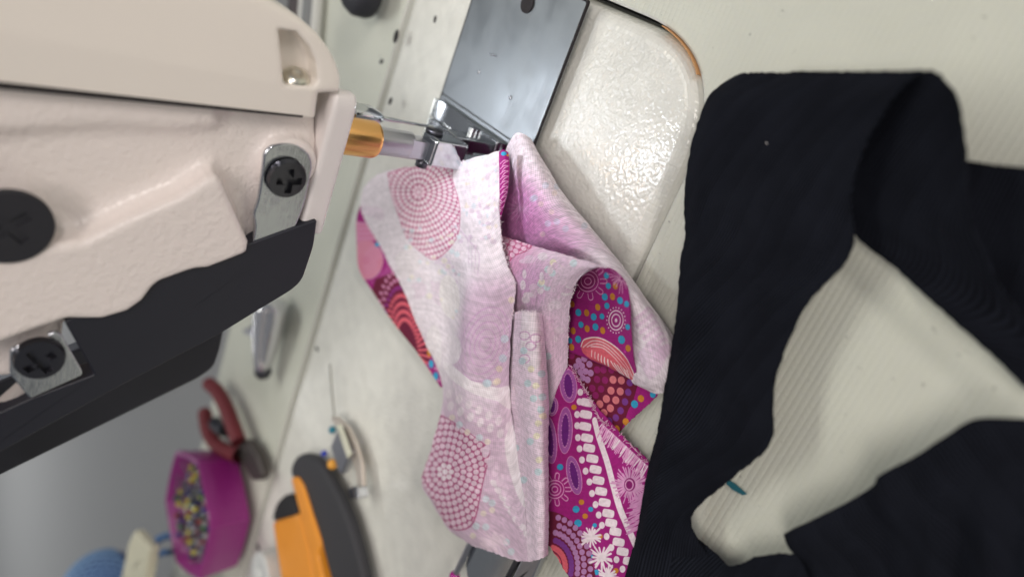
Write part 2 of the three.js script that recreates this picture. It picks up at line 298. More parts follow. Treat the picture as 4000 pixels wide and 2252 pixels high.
{ // needle bar, presser bar, foot: machine axes (a, y, -b)
  const rod = (r, y0, y1, a, b, seg = 32, r2 = r) => { const g = new THREE.CylinderGeometry(r2, r, y1 - y0, seg); g.translate(a, (y0 + y1) / 2, -b); return g; };
  const ba = -0.0765, bb = 0.232, na = -0.0735, nb = 0.2505;
  const bush = lathe([[0, 0.0572], [0.0056, 0.0572], [0.0064, 0.0578], [0.0068, 0.059], [0.0068, 0.09], [0, 0.09]], 48); bush.translate(ba, 0, -bb); mput(bush, M.brass, 'bushing');
  let bar = rod(0.0051, 0.022, 0.075, ba, bb, 40); const c1 = new THREE.BoxGeometry(0.02, 0.06, 0.012); c1.translate(ba, 0.044 - 0.03, -bb + 0.0035 + 0.006);
  const c2 = new THREE.BoxGeometry(0.02, 0.06, 0.012); c2.translate(ba + 0.013, 0.043 - 0.03, -bb - 0.002);
  mput(toCreasedNormals(cut(bar, [c1, c2]), 0.5), M.satin, 'presser_bar');
  const nbar = lathe([[0, 0.0455], [0.0016, 0.0455], [0.0026, 0.0475], [0.0041, 0.052], [0.0041, 0.0585], [0.0036, 0.0592], [0.0036, 0.0602], [0.0044, 0.0608], [0.0044, 0.063], [0.0036, 0.0635], [0.0036, 0.09], [0, 0.09]], 40); nbar.translate(na, 0, -nb); mput(nbar, M.chrome, 'needle_bar');
  const nd = lathe([[0, 0.004], [0.0003, 0.009], [0.00055, 0.012], [0.0006, 0.036], [0.0009, 0.04], [0.0009, 0.047], [0, 0.047]], 20); nd.translate(na, 0, -nb); mput(nd, M.chrome, 'needle');
  // foot: shank block, screw, sole with turned up toes
  const fg = new THREE.Group(); fg.name = 'presser_foot'; machine.add(fg); fg.position.set(-ORIGIN[0], 0, ORIGIN[2]);
  const fput = (g, m, n) => put(g, m, n, fg);
  const shank = new RoundedBoxGeometry(0.0108, 0.0155, 0.0105, 4, 0.0013); shank.translate(ba + 0.0005, 0.0285, -bb + 0.0022); fput(shank, M.chrome, 'shank');
  const knob = lathe([[0, 0], [0.0036, 0], [0.0036, 0.0012], [0.003, 0.002], [0, 0.0022]], 28); knob.rotateZ(-Math.PI / 2); knob.translate(ba + 0.0058, 0.0325, -bb - 0.001); fput(knob, M.blackSteel, 'screw');
  const nub = lathe([[0, 0], [0.0024, 0], [0.0024, 0.003], [0, 0.0032]], 20); nub.rotateZ(Math.PI / 2); nub.translate(ba - 0.0048, 0.0345, -bb); fput(nub, M.blackSteel, 'screw');
  const neck = new RoundedBoxGeometry(0.006, 0.018, 0.008, 3, 0.0012); neck.translate(ba + 0.0035, 0.0145, -bb - 0.004); fput(neck, M.chrome, 'neck');
  const hinge = new THREE.CylinderGeometry(0.002, 0.002, 0.011, 20); hinge.rotateZ(Math.PI / 2); hinge.translate(ba + 0.0035, 0.0102, -bb - 0.007); fput(hinge, M.chrome, 'hinge_pin');
  const toe = (a0, a1) => {   // side profile swept across
    const s = new THREE.Shape(); s.moveTo(0, 0); s.lineTo(0.042, 0); s.quadraticCurveTo(0.0475, 0.0002, 0.051, 0.0022); s.lineTo(0.0506, 0.0034); s.quadraticCurveTo(0.046, 0.0021, 0.041, 0.0019); s.lineTo(0.001, 0.0019); s.closePath();
    const g = extrude(s, a1 - a0, 0.0003, 2); g.rotateY(Math.PI / 2); g.translate(a0, 0.0058, -0.2215); return g;
  };
  fput(mergeGeometries([toe(-0.0845, -0.0752), toe(-0.0746, -0.0665)]), M.chrome, 'sole');
  const heel = new RoundedBoxGeometry(0.0175, 0.0026, 0.018, 3, 0.0006); heel.translate(-0.0755, 0.0078, -0.2325); fput(heel, M.chrome, 'sole');
  // work light under the head: a row of small diodes
  const lg = new THREE.Group(); lg.name = 'work_light'; machine.add(lg); lg.position.set(-ORIGIN[0], 0, ORIGIN[2]);
  const board = new THREE.BoxGeometry(0.011, 0.0022, 0.01); board.translate(-0.0637, 0.0827, -0.2195); put(board, M.rim, 'lamp_board', lg);
  const glow = std({ color: 0xffffff, emissive: srgb(240, 246, 255), emissiveIntensity: 50 });
  for (let k = 0; k < 8; k++) {
    const b = 0.2155 + (k % 4) * 0.0026, a = k < 4 ? -0.0662 : -0.0612;
    const d = new THREE.SphereGeometry(0.0011, 14, 10); d.translate(a, 0.0795, -b); const m = put(d, glow, 'led_bulb', lg); m.castShadow = false;
    const pl = new THREE.PointLight(srgb(240, 246, 255), 0.00032); pl.position.set(a, 0.0795, -b); pl.castShadow = true; pl.shadow.radius = 0.08; lg.add(pl);
  }
}

// ------------------------------------------------------------------ room light: a ceiling fitting with two tubes, out of the frame
{
  const ceil = thing('ceiling_light', 'long white ceiling light with two tubes above the work table', 'ceiling light', V(0.45, 1.5, -0.8));
  put(new RoundedBoxGeometry(1.3, 0.06, 0.34, 3, 0.01), M.rim, 'housing', ceil).position.y = 0.05;
  const glow = std({ color: 0xffffff, emissive: srgb(255, 250, 238), emissiveIntensity: 3 });
  for (const z of [-0.1, 0.1]) {
    const tb = new THREE.CylinderGeometry(0.014, 0.014, 1.2, 16); tb.rotateZ(Math.PI / 2); put(tb, glow, 'light_tube', ceil).position.set(0, 0, z);
    const l = new THREE.RectAreaLight(srgb(252, 252, 244), 5.2, 1.2, 0.16); l.position.set(0, -0.02, z); l.rotation.x = -Math.PI / 2; ceil.add(l);
  }
}

{
  const c2 = thing('ceiling_light_001', 'second long white ceiling light, behind the photographer', 'ceiling light', V(-0.2, 1.9, 1.1));
  put(new RoundedBoxGeometry(1.3, 0.06, 0.7, 3, 0.01), M.rim, 'housing', c2).position.y = 0.05;
  const tb = new THREE.CylinderGeometry(0.014, 0.014, 1.2, 16); tb.rotateZ(Math.PI / 2); put(tb, std({ color: 0xffffff, emissive: srgb(255, 244, 236), emissiveIntensity: 3 }), 'light_tube', c2);
  const l = new THREE.RectAreaLight(srgb(255, 246, 240), 8, 1.2, 0.62); l.position.set(0, -0.02, 0); l.rotation.x = -Math.PI / 2; c2.add(l);
  const c3 = thing('ceiling_light_002', 'third ceiling light further back in the workroom', 'ceiling light', V(1.0, 1.65, 3.0));
  put(new RoundedBoxGeometry(1.3, 0.06, 0.34, 3, 0.01), M.rim, 'housing', c3).position.y = 0.05;
  const t3 = new THREE.CylinderGeometry(0.014, 0.014, 1.2, 16); t3.rotateZ(Math.PI / 2); put(t3, std({ color: 0xffffff, emissive: srgb(255, 246, 240), emissiveIntensity: 3 }), 'light_tube', c3);
  const l3 = new THREE.RectAreaLight(srgb(255, 246, 240), 36, 1.2, 0.36); l3.position.set(0, -0.02, 0); l3.rotation.x = -1.05; c3.add(l3);
  const c4 = thing('ceiling_light_003', 'ceiling light at the far side of the workroom, over the pale floor', 'ceiling light', V(-0.9, 1.7, -6.2));
  put(new RoundedBoxGeometry(1.3, 0.06, 0.5, 3, 0.01), M.rim, 'housing', c4).position.y = 0.05;
  const t4 = new THREE.CylinderGeometry(0.014, 0.014, 1.2, 16); t4.rotateZ(Math.PI / 2); put(t4, std({ color: 0xffffff, emissive: srgb(250, 250, 250), emissiveIntensity: 3 }), 'light_tube', c4);
  const l4 = new THREE.RectAreaLight(srgb(250, 250, 250), 17, 1.2, 0.4); l4.position.set(0, -0.02, 0); l4.rotation.x = -Math.PI / 2; c4.add(l4);
}

{ // flexible work lamp on the operator's side, above the frame
  const p = fromMachine(-0.11, 0.245, 0.445), aim = fromMachine(-0.06, 0, 0.21), t = thing('work_lamp', 'flexible black work lamp on the operator side of the sewing machine', 'lamp', V(p.x, 0, p.z));
  const head = new THREE.Group(); head.name = 'lamp_head'; head.position.set(0, p.y, 0); t.add(head); head.lookAt(aim);      // +z towards the needle
  const shell = lathe([[0, -0.022], [0.012, -0.022], [0.024, -0.012], [0.03, 0.002], [0.028, 0.002], [0.0, -0.004]], 36); shell.rotateX(Math.PI / 2); put(shell, M.black, 'shade', head);
  const lens = new THREE.CylinderGeometry(0.026, 0.026, 0.001, 36); lens.rotateX(Math.PI / 2); put(lens, std({ color: 0xffffff, emissive: srgb(244, 248, 255), emissiveIntensity: 4 }), 'lamp_lens', head);
  const l = new THREE.RectAreaLight(srgb(244, 248, 255), 12, 0.044, 0.044); l.position.z = 0.003; l.rotation.y = Math.PI; head.add(l);
  put(tube([V(0, p.y + 0.006, -0.02), V(0.03, p.y + 0.1, -0.06), V(0.1, p.y + 0.12, -0.1), V(0.16, p.y - 0.05, -0.12), V(0.17, 0, -0.05)], 0.006, 60, 12), M.black, 'neck', t);
}

// ------------------------------------------------------------------ cloth: sheets lofted through rows of points
function catmull(pts, n) { const c = new THREE.CatmullRomCurve3(pts, false, 'centripetal'); c.arcLengthDivisions = 120; return c.getSpacedPoints(n); }
function sheet(rows, nu, nv, { wrinkle = 0.0004, fray = 0, s = 1, thick = 0.0003 } = {}) {
  const R = rows.map((r) => catmull(r.map(([X, Y, h]) => at(X, Y, h / 1000)), nu)), G = [];
  for (let i = 0; i <= nu; i++) { const col = catmull(R.map((r) => r[i]), nv); for (let j = 0; j <= nv; j++) (G[j] ??= [])[i] = col[j]; }
  // arclength coordinates
  const U = [], Vv = [];
  for (let j = 0; j <= nv; j++) { U[j] = [0]; for (let i = 1; i <= nu; i++) U[j][i] = U[j][i - 1] + G[j][i].distanceTo(G[j][i - 1]); const mid = U[j][nu >> 1]; U[j] = U[j].map((x) => x - mid); }
  for (let i = 0; i <= nu; i++) { let d = 0; for (let j = 0; j <= nv; j++) { if (j) d += G[j][i].distanceTo(G[j - 1][i]); (Vv[j] ??= [])[i] = d; } }
  const normal = (i, j) => { const a = G[j][Math.min(nu, i + 1)].clone().sub(G[j][Math.max(0, i - 1)]), b = G[Math.min(nv, j + 1)][i].clone().sub(G[Math.max(0, j - 1)][i]); return a.cross(b).normalize(); };
  const N = G.map((r, j) => r.map((_, i) => { const n = normal(i, j); if (n.dot(G[j][i].clone().sub(camera.position)) > 0) n.flip = true; return n; }));
  // one sign for the whole sheet, so that side A is the side that was up
  let votes = 0; N.forEach((r) => r.forEach((n) => { votes += n.flip ? -1 : 1; }));
  const sg = votes < 0 ? -1 : 1;
  const P = G.map((r, j) => r.map((p, i) => {
    const w = wrinkle * ((fbm((U[j][i] + 1) * 3 % 1, (Vv[j][i] + 1) * 3 % 1, 24, 80 + s, 3)) - 0.45) * 2;
    const q = p.clone().addScaledVector(N[j][i], sg * w);
    if (fray && (i === 0 || i === nu || j === 0 || j === nv)) q.add(V((rnd() - 0.5) * fray, 0, (rnd() - 0.5) * fray));
    return q;
  }));
  return { P, N, U, V: Vv, nu, nv, sg, thick };
}
function sheetGeometry(S, size) {     // two groups: 0 the side towards the room, 1 the other side
  const { P, N, U, V: Vv, nu, nv, sg, thick } = S, pos = [], uv = [], idxA = [], idxB = [], w = nu + 1, n = w * (nv + 1);
  for (const side of [1, -1]) for (let j = 0; j <= nv; j++) for (let i = 0; i <= nu; i++) { const p = P[j][i].clone().addScaledVector(N[j][i], sg * side * thick / 2); pos.push(p.x, p.y, p.z); uv.push(U[j][i] / size + 0.5, Vv[j][i] / size); }
  const quad = (L, a, b, c, d, f) => (f ? L.push(a, b, c, a, c, d) : L.push(a, c, b, a, d, c));
  for (let j = 0; j < nv; j++) for (let i = 0; i < nu; i++) { const a = j * w + i; quad(idxA, a, a + 1, a + 1 + w, a + w, sg > 0); quad(idxB, n + a, n + a + 1, n + a + 1 + w, n + a + w, sg < 0); }
  const rim = (a, b) => quad(idxA, a, b, b + n, a + n, true);
  for (let i = 0; i < nu; i++) { rim(i + 1, i); rim(nv * w + i, nv * w + i + 1); }
  for (let j = 0; j < nv; j++) { rim(j * w, (j + 1) * w); rim((j + 1) * w + nu, j * w + nu); }
  const g = new THREE.BufferGeometry(); g.setAttribute('position', new THREE.Float32BufferAttribute(pos, 3)); g.setAttribute('uv', new THREE.Float32BufferAttribute(uv, 2));
  g.setIndex([...idxA, ...idxB]); g.addGroup(0, idxA.length, 0); g.addGroup(idxA.length, idxB.length, 1); g.computeVertexNormals(); return g;
}
// painting a print: pen.to(X, Y) finds the place on the cloth, in canvas pixels, that a measured photo point lies on
const PX = 1024;
function pen(S, size, base) {
  const cv = document.createElement('canvas'); cv.width = cv.height = PX; const c = cv.getContext('2d'); c.fillStyle = base; c.fillRect(0, 0, PX, PX);
  const pr = S.P.map((r) => r.map(project)), k = PX / size;
  const uvOf = (i, j) => [(S.U[j][i] + size / 2) * k, S.V[j][i] * k];
  function to(X, Y) {
    let bi = 0, bj = 0, bd = 1e12;
    for (let j = 0; j <= S.nv; j++) for (let i = 0; i <= S.nu; i++) { const d = (pr[j][i][0] - X) ** 2 + (pr[j][i][1] - Y) ** 2; if (d < bd) { bd = d; bi = i; bj = j; } }
    const i0 = Math.min(S.nu - 1, bi), j0 = Math.min(S.nv - 1, bj), p = pr[j0][i0], e = pr[j0][i0 + 1], f = pr[j0 + 1][i0];
    const ax = e[0] - p[0], ay = e[1] - p[1], bx = f[0] - p[0], by = f[1] - p[1], det = ax * by - ay * bx, dx = X - p[0], dy = Y - p[1];
    let s = (dx * by - dy * bx) / det, t = (ax * dy - ay * dx) / det; if (!isFinite(s)) s = t = 0; s = Math.max(-3, Math.min(3, s)); t = Math.max(-3, Math.min(3, t));
    const a = uvOf(i0, j0), b = uvOf(i0 + 1, j0), d = uvOf(i0, j0 + 1);
    return [a[0] + s * (b[0] - a[0]) + t * (d[0] - a[0]), a[1] + s * (b[1] - a[1]) + t * (d[1] - a[1])];
  }
  const path = (pts, close) => { c.beginPath(); pts.forEach(([X, Y], i) => { const q = to(X, Y); i ? c.lineTo(...q) : c.moveTo(...q); }); if (close) c.closePath(); };
  const spline = (pts, n = 40, closed = false) => new THREE.SplineCurve((closed ? [...pts, pts[0]] : pts).map(v2)).getPoints(n).map((q) => [q.x, q.y]);
  const T = {
    c, to, k, cv,
    fill(pts, col, smooth, blur = 0) { path(smooth ? spline(pts, 60, true) : pts, true); c.fillStyle = col; if (blur) c.filter = 'blur(' + blur + 'px)'; c.fill(); c.filter = 'none'; },
    line(pts, col, mm, smooth = true) { path(smooth ? spline(pts, 50) : pts); c.strokeStyle = col; c.lineWidth = mm / 1000 * k; c.lineJoin = c.lineCap = 'round'; c.stroke(); },
    oval(X, Y, rx, ry, turn = 0) { return Array.from({ length: 26 }, (_, i) => { const t = i / 26 * Math.PI * 2, x = rx * Math.cos(t), y = ry * Math.sin(t); return [X + x * Math.cos(turn) - y * Math.sin(turn), Y + x * Math.sin(turn) + y * Math.cos(turn)]; }); },
    dot(X, Y, r, col, ry = r, turn = 0) { T.fill(T.oval(X, Y, r, ry, turn), col); },
    ring(X, Y, r, col, mm, ry = r, turn = 0) { path(T.oval(X, Y, r, ry, turn), true); c.strokeStyle = col; c.lineWidth = mm / 1000 * k; c.stroke(); },
    burst(X, Y, r, n, col, mm, r0 = 0) { for (let i = 0; i < n; i++) { const t = (i + rnd() * 0.7) / n * Math.PI * 2, q = r * (0.7 + 0.5 * rnd()); T.line([[X + r0 * Math.cos(t), Y + r0 * Math.sin(t)], [X + q * Math.cos(t), Y + q * Math.sin(t)]], col, mm, false); } },
    sun(X, Y, r, col, mm) { for (const q of [0.22, 0.45, 0.68]) T.ring(X, Y, r * q, col, mm); for (let i = 0; i < 9; i++) { const t = i / 9 * Math.PI * 2, n = [Math.cos(t), Math.sin(t)], w = [-n[1] * r * 0.14, n[0] * r * 0.14]; T.line([[X + n[0] * r * 0.8 + w[0], Y + n[1] * r * 0.8 + w[1]], [X + n[0] * r * 1.15 + w[0], Y + n[1] * r * 1.15 + w[1]], [X + n[0] * r * 1.25, Y + n[1] * r * 1.25], [X + n[0] * r * 1.15 - w[0], Y + n[1] * r * 1.15 - w[1]], [X + n[0] * r * 0.8 - w[0], Y + n[1] * r * 0.8 - w[1]]], col, mm); } },
    weave(amount, cells) {   // open plain weave: light threads, darker pores
      const im = c.getImageData(0, 0, PX, PX), d = im.data, f = size * 1000 * cells / PX * Math.PI * 2;
      for (let y = 0; y < PX; y++) for (let x = 0; x < PX; x++) { const i = (y * PX + x) * 4, w = 1 + amount * (0.5 * Math.sin(x * f) + 0.5 * Math.sin(y * f) + 1.6 * (vnoise(x / 5, y / 5, 400, 91) - 0.5) + 1.2 * (vnoise(x / 60, y / 3, 400, 93) - 0.5)); for (let q = 0; q < 3; q++) d[i + q] = Math.max(0, Math.min(255, d[i + q] * w)); }
      c.putImageData(im, 0, 0);
    },
    material(o = {}) { const t = new THREE.CanvasTexture(cv); t.colorSpace = THREE.SRGBColorSpace; t.flipY = false; t.wrapS = t.wrapT = THREE.ClampToEdgeWrapping; t.magFilter = THREE.LinearFilter; const wb = weaveBump.clone(); wb.repeat.set(size / 0.024, size / 0.024); return phys({ map: t, roughness: 0.95, bumpMap: wb, bumpScale: 0.00008, ...o }); },
  };
  return T;
}
const inPoly = (p, X, Y) => polySD(p, X, Y) < 0;
const c6 = (x, y) => [1350 + x / 1.45, 550 + y / 1.45], c7 = (x, y) => [1900 + x / 1.45, 500 + y / 1.45], c8 = (x, y) => [1500 + x / 1.6075, 1350 + y / 1.6075];
const INK = { magenta: '#a3187c', maroon: '#6d1236', purple: '#6a1d7c', lilac: '#a85aa8', coral: '#dd6270', pink: '#e2a5cc', white: '#f3e3ea', blue: '#35a6cf', amber: '#d0892f', lavender: '#b784b6' };
const PALE = '#e8dee4', SHEER = '#dcc3d6';
const cloth = thing('printed_fabric', 'crumpled magenta printed cotton with pale reverse, held under the presser foot', 'fabric', at(1960, 640, 0.005));
const plain = phys({ color: srgb(225, 208, 218), roughness: 0.95 }), plainPrint = phys({ color: srgb(160, 30, 122), roughness: 0.95 });
function addCloth(name, S, size, matA, matB) { const g = sheetGeometry(S, size); g.translate(-cloth.position.x, -cloth.position.y, -cloth.position.z); return put(g, [matA, matB], name, cloth); }
function honeycomb(T, poly, cx, cy, step, sx, sy, across, line, cell, centre) {   // rings of pale cells with thin coloured lines left between, clipped to the outline
  const c = T.c; T.fill(poly, line, true); c.save();
  const sp = new THREE.SplineCurve([...poly, poly[0]].map(v2)).getPoints(60); c.beginPath(); sp.forEach((q, i) => { const u = T.to(q.x, q.y); i ? c.lineTo(...u) : c.moveTo(...u); }); c.closePath(); c.clip();
  T.dot(cx, cy, step * 0.5 * sx, centre); let k = 0;
  for (let R = step; R < step * 13; R += step, k++) {
    const n = Math.max(5, Math.round(Math.PI * 2 * R / (step * across)));
    for (let i = 0; i < n; i++) { const t = (i + (k % 2) * 0.5) / n * Math.PI * 2, X = cx + Math.cos(t) * R * sx, Y = cy + Math.sin(t) * R * sy; if (polySD(poly, X, Y) < step) T.dot(X, Y, step * 0.47 * sx, k < 1 ? centre : cell, Math.min(step * 0.5, Math.PI * R / n * 0.9) * sy, t); }
  }
  c.restore(); T.line(sp.map((q) => [q.x, q.y]), line, 0.4, false);
}
function speckle(T, poly, n, cols, r0, r1) { for (let i = 0; i < n * 6 && n > 0; i++) { const b = poly.reduce((q, p) => [Math.min(q[0], p[0]), Math.min(q[1], p[1]), Math.max(q[2], p[0]), Math.max(q[3], p[1])], [1e9, 1e9, -1e9, -1e9]), X = b[0] + rnd() * (b[2] - b[0]), Y = b[1] + rnd() * (b[3] - b[1]); if (inPoly(poly, X, Y)) { T.dot(X, Y, r0 + rnd() * (r1 - r0), cols[Math.floor(rnd() * cols.length)]); n--; } } }

{ // printed edge showing past the pale flap, lowest on the bed
  const S = sheet([[[1408, 800, 8], [1425, 790, 9], [1470, 780, 8]], [[1393, 860, 6.5], [1430, 860, 8], [1500, 860, 7]], [[1395, 964, 6.2], [1450, 955, 7.5], [1530, 940, 6]], [[1402, 1047, 6.1], [1480, 1040, 7.5], [1580, 1020, 6]], [[1453, 1136, 6], [1530, 1110, 7.5], [1620, 1080, 6]], [[1509, 1219, 6], [1590, 1190, 7.5], [1680, 1160, 6]], [[1564, 1295, 6], [1640, 1270, 7.5], [1720, 1250, 6]], [[1626, 1371, 6], [1690, 1360, 7.2], [1750, 1350, 6]], [[1674, 1440, 6], [1715, 1435, 7], [1760, 1430, 6]], [[1722, 1512, 6], [1740, 1508, 6.5], [1765, 1500, 6]]], 24, 60, { s: 1 });
  const T = pen(S, 0.16, INK.magenta);
  T.fill([c6(60, 450), c6(150, 455), c6(175, 560), c6(60, 575)], '#d885a8'); for (let i = 0; i < 4; i++) T.line([c6(60, 470 + i * 28), c6(160, 465 + i * 28)], INK.pink, 0.5);
  T.dot(...c6(118, 675), 66, '#d77f9b', 76); for (let i = 0; i < 5; i++) T.ring(...c6(118, 675), 20 + i * 11, '#eab6c8', 0.35, 24 + i * 12);
  for (let i = 0; i < 8; i++) T.ring(...c6(205, 700), 20 + i * 7, INK.pink, 0.25, 30 + i * 8);
  T.dot(...c6(180, 587), 9, INK.blue);
  const cx = 1610, cy = 1290, cols = ['#d58fb4', '#d58fb4', '#8f2f88', INK.coral, INK.coral, INK.coral, INK.coral];
  T.fill([c6(140, 870), c6(170, 780), c6(270, 740), c6(420, 1000), c6(490, 1210), c6(430, 1260), c6(250, 1010)], INK.maroon);
  cols.forEach((col, k) => { const q = 1 - k * 0.1; for (let i = 0; i < 27; i++) { const a = -3.0 + i * 0.135, ex = 165 * q * Math.cos(a), ey = 450 * q * Math.sin(a); T.dot(...c6(315 + ex + 0.12 * ey + 40, 1190 + ey), 5.2, col, 9, a + 1.57); } });
  T.dot(...c6(485, 1262), 10, INK.blue, 16); T.dot(...c6(512, 1330), 10, INK.blue, 16); T.dot(...c6(474, 1200), 8, INK.amber, 14);
  addCloth('printed_edge', S, 0.16, T.material(), plain);
}
{ // big pale flap that runs down to the hem
  const S = sheet([
    [[1420, 730, 9], [1462, 690, 12], [1522, 664, 14], [1640, 650, 17], [1764, 636, 21], [1860, 615, 23], [1951, 588, 18]],
    [[1408, 775, 9], [1480, 745, 13], [1560, 730, 16], [1660, 725, 18], [1770, 715, 22], [1860, 700, 24], [1955, 690, 23]],
    [[1413, 830, 8.5], [1500, 830, 12], [1600, 830, 15], [1700, 825, 18], [1790, 820, 21], [1870, 815, 24], [1950, 826, 25]],
    [[1488, 968, 8], [1570, 960, 11], [1650, 955, 14], [1730, 950, 18], [1810, 940, 22], [1880, 935, 26], [1964, 964, 24]],
    [[1522, 1033, 8], [1600, 1030, 11], [1680, 1030, 14], [1760, 1025, 19], [1825, 1015, 25], [1885, 1010, 27], [1985, 1045, 23]],
    [[1564, 1102, 8], [1640, 1105, 11], [1720, 1110, 14], [1790, 1105, 21], [1835, 1100, 28], [1900, 1100, 27], [2012, 1102, 22]],
    [[1647, 1309, 8], [1710, 1310, 11], [1760, 1310, 14], [1800, 1305, 24], [1830, 1300, 29], [1900, 1300, 26], [1996, 1290, 19]],
    [[1727, 1498, 9], [1750, 1490, 18], [1790, 1490, 27], [1830, 1490, 28], [1880, 1490, 25], [1930, 1490, 22], [1988, 1490, 16]],
    [[1711, 1661, 12], [1750, 1665, 20], [1800, 1670, 26], [1850, 1675, 27], [1900, 1670, 24], [1950, 1660, 20], [2000, 1630, 14]],
    [[1674, 1785, 12], [1720, 1790, 19], [1790, 1800, 24], [1850, 1810, 24], [1910, 1810, 20], [1970, 1805, 16], [2030, 1790, 14]],
    [[1649, 1891, 11], [1700, 1905, 17], [1780, 1925, 21], [1850, 1935, 22], [1915, 1940, 18], [1980, 1940, 15], [2050, 1930, 16]],
    [[1687, 1966, 9], [1735, 1990, 14], [1800, 2010, 18], [1860, 2025, 19], [1925, 2035, 16], [1990, 2040, 15], [2060, 2040, 17]],
    [[1755, 2070, 8], [1790, 2085, 12], [1840, 2105, 15], [1890, 2120, 16], [1945, 2130, 14], [2000, 2140, 14], [2070, 2140, 16]],
    [[1780, 2088, 7], [1836, 2122, 10], [1880, 2140, 13], [1935, 2160, 14], [1980, 2175, 13], [2020, 2187, 13], [2078, 2191, 15]]], 80, 130, { s: 2, fray: 0.0006, wrinkle: 0.0006 });
  const T = pen(S, 0.24, PALE);
  const sheer = [c6(870, 60), c6(700, 600), c6(640, 1050), c6(560, 1450), c8(350, 430), c8(240, 870), c8(470, 1250), c8(1030, 1340), c8(1030, 600), c8(785, 300), c6(960, 800), c6(880, 520)];
  T.fill([c6(890, 745), c6(715, 790), c6(650, 1050), c6(590, 1275), c6(760, 1380), c6(960, 1440), c6(1000, 790)], '#d2b9cc', false, 14); T.c.globalAlpha = 0.6;
  for (let i = 0; i < 60; i++) { const [X, Y] = c6(650 + rnd() * 210, 90 + rnd() * 520); T.dot(X, Y, 4 + rnd() * 9, ['#cdb6cb', '#d9cbd8', '#c9d4de', '#e6d9cc', '#d2bccd'][i % 5], 4 + rnd() * 8); }
  for (let r = 0; r < 4; r++) T.line([c6(620 + r * 24, 470 + r * 30), c6(690 + r * 22, 560 + r * 26), c6(700 + r * 16, 700 + r * 20)], '#d6c0d2', 0.7);
  for (let i = 0; i < 16; i++) { const t = i / 16 * 6.283, [X, Y] = c6(560 + 70 * Math.cos(t), 800 + 120 * Math.sin(t)); T.dot(X, Y, 6, '#d4bfd0', 8); }
  T.c.globalAlpha = 1;
  T.fill([c6(560, 1450), c8(350, 430), c8(240, 870), c8(470, 1260), c8(1030, 1345), c8(800, 700), c8(800, 420)], '#d7bccf', true, 24);
  for (let i = 0; i < 26; i++) { const [X, Y] = c6(120 + rnd() * 560, 250 + rnd() * 1000); T.dot(X, Y, 20 + rnd() * 30, ['#e2d3dd', '#e9e0e6', '#dfd0dc', '#e8dfe2'][i % 4], 14 + rnd() * 26, rnd() * 3); }
  honeycomb(T, [c6(240, 185), c6(400, 135), c6(600, 100), c6(605, 210), c6(640, 330), c6(650, 430), c6(625, 560), c6(515, 668), c6(430, 630), c6(350, 550), c6(300, 420), c6(262, 310)], ...c6(415, 290), 21, 0.98, 1.02, 0.7, '#bd6088', '#efdde5', '#ecd2de');
  honeycomb(T, [c8(345, 430), c8(480, 505), c8(640, 625), c8(660, 680), c8(620, 860), c8(565, 1100), c8(470, 1155), c8(390, 1115), c8(310, 970), c8(240, 855), c8(280, 700), c8(310, 560)], ...c8(385, 790), 24, 1, 1.05, 0.9, '#b35f86', '#e6cad9', '#f0dfe7');
  T.dot(...c6(590, 880), 40, '#eee7e6', 84, -0.1); T.dot(...c6(500, 1180), 34, '#ece4e6', 95); T.dot(...c6(600, 1180), 40, '#e9dfe4', 60);
  T.line([c6(565, 1275), c6(680, 1370), c6(800, 1420), c6(945, 1450)], '#efe6e9', 5.2);
  for (let i = 0; i < 5; i++) T.ring(...c6(790, 1150), 90 - i * 17, '#cda6c8', 0.4, 150 - i * 30, 0.3);
  for (let r = 0; r < 2; r++) for (let i = 0; i < 7; i++) T.dot(...c8(410 + i * 62 + r * 10, 300 + i * 34 + r * 78), 13, '#e9dbe2', 19, 0.3);
  T.line([c8(790, 560), c8(815, 760), c8(870, 920), c8(960, 1060), c8(1040, 1130)], '#ece2e6', 4.6);
  for (let i = 0; i < 9; i++) T.dot(...c8(690 + i * 28 + (i > 5 ? 14 : 0), 860 + i * 46), 17, '#eadde4', 12, 0.7);
  for (let i = 0; i < 8; i++) T.dot(...c8(640 + i * 30, 660 + i * 62), 15, '#e3cbdb', 24, 0.25);
  T.c.globalAlpha = 0.75; for (const [x, y] of [[475, 495], [600, 575], [640, 960], [680, 985], [580, 1130], [770, 1230], [655, 235], [640, 1135], [800, 1290]]) T.dot(...c8(x, y), 14, '#cfdde2');
  for (const [x, y] of [[525, 540], [430, 450], [625, 1050], [680, 1030], [700, 230], [650, 600], [560, 1190]]) T.dot(...c8(x, y), 12, '#ece2d0');
  for (const [x, y] of [[800, 1370], [890, 1230], [900, 1120]]) T.dot(...c6(x, y), 16, '#c6d6de'); for (const [x, y] of [[870, 1290], [940, 900], [860, 1360]]) T.dot(...c6(x, y), 13, '#e9dcc4');
  for (let i = 0; i < 40; i++) { const [X, Y] = c6(250 + rnd() * 400, 480 + rnd() * 560); T.dot(X, Y, 5 + rnd() * 7, i % 2 ? '#d6e0e6' : '#ebe3d6'); }
  for (let i = 0; i < 9; i++) { const t = i / 9 * 6.283, [X, Y] = c8(690, 1230); T.line([[X, Y], [X + 50 * Math.cos(t), Y + 34 * Math.sin(t)]], '#ecd6e2', 1.6); }
  T.c.globalAlpha = 1; T.weave(0.075, 1.25);
  addCloth('pale_flap', S, 0.24, T.material(), plainPrint);
}
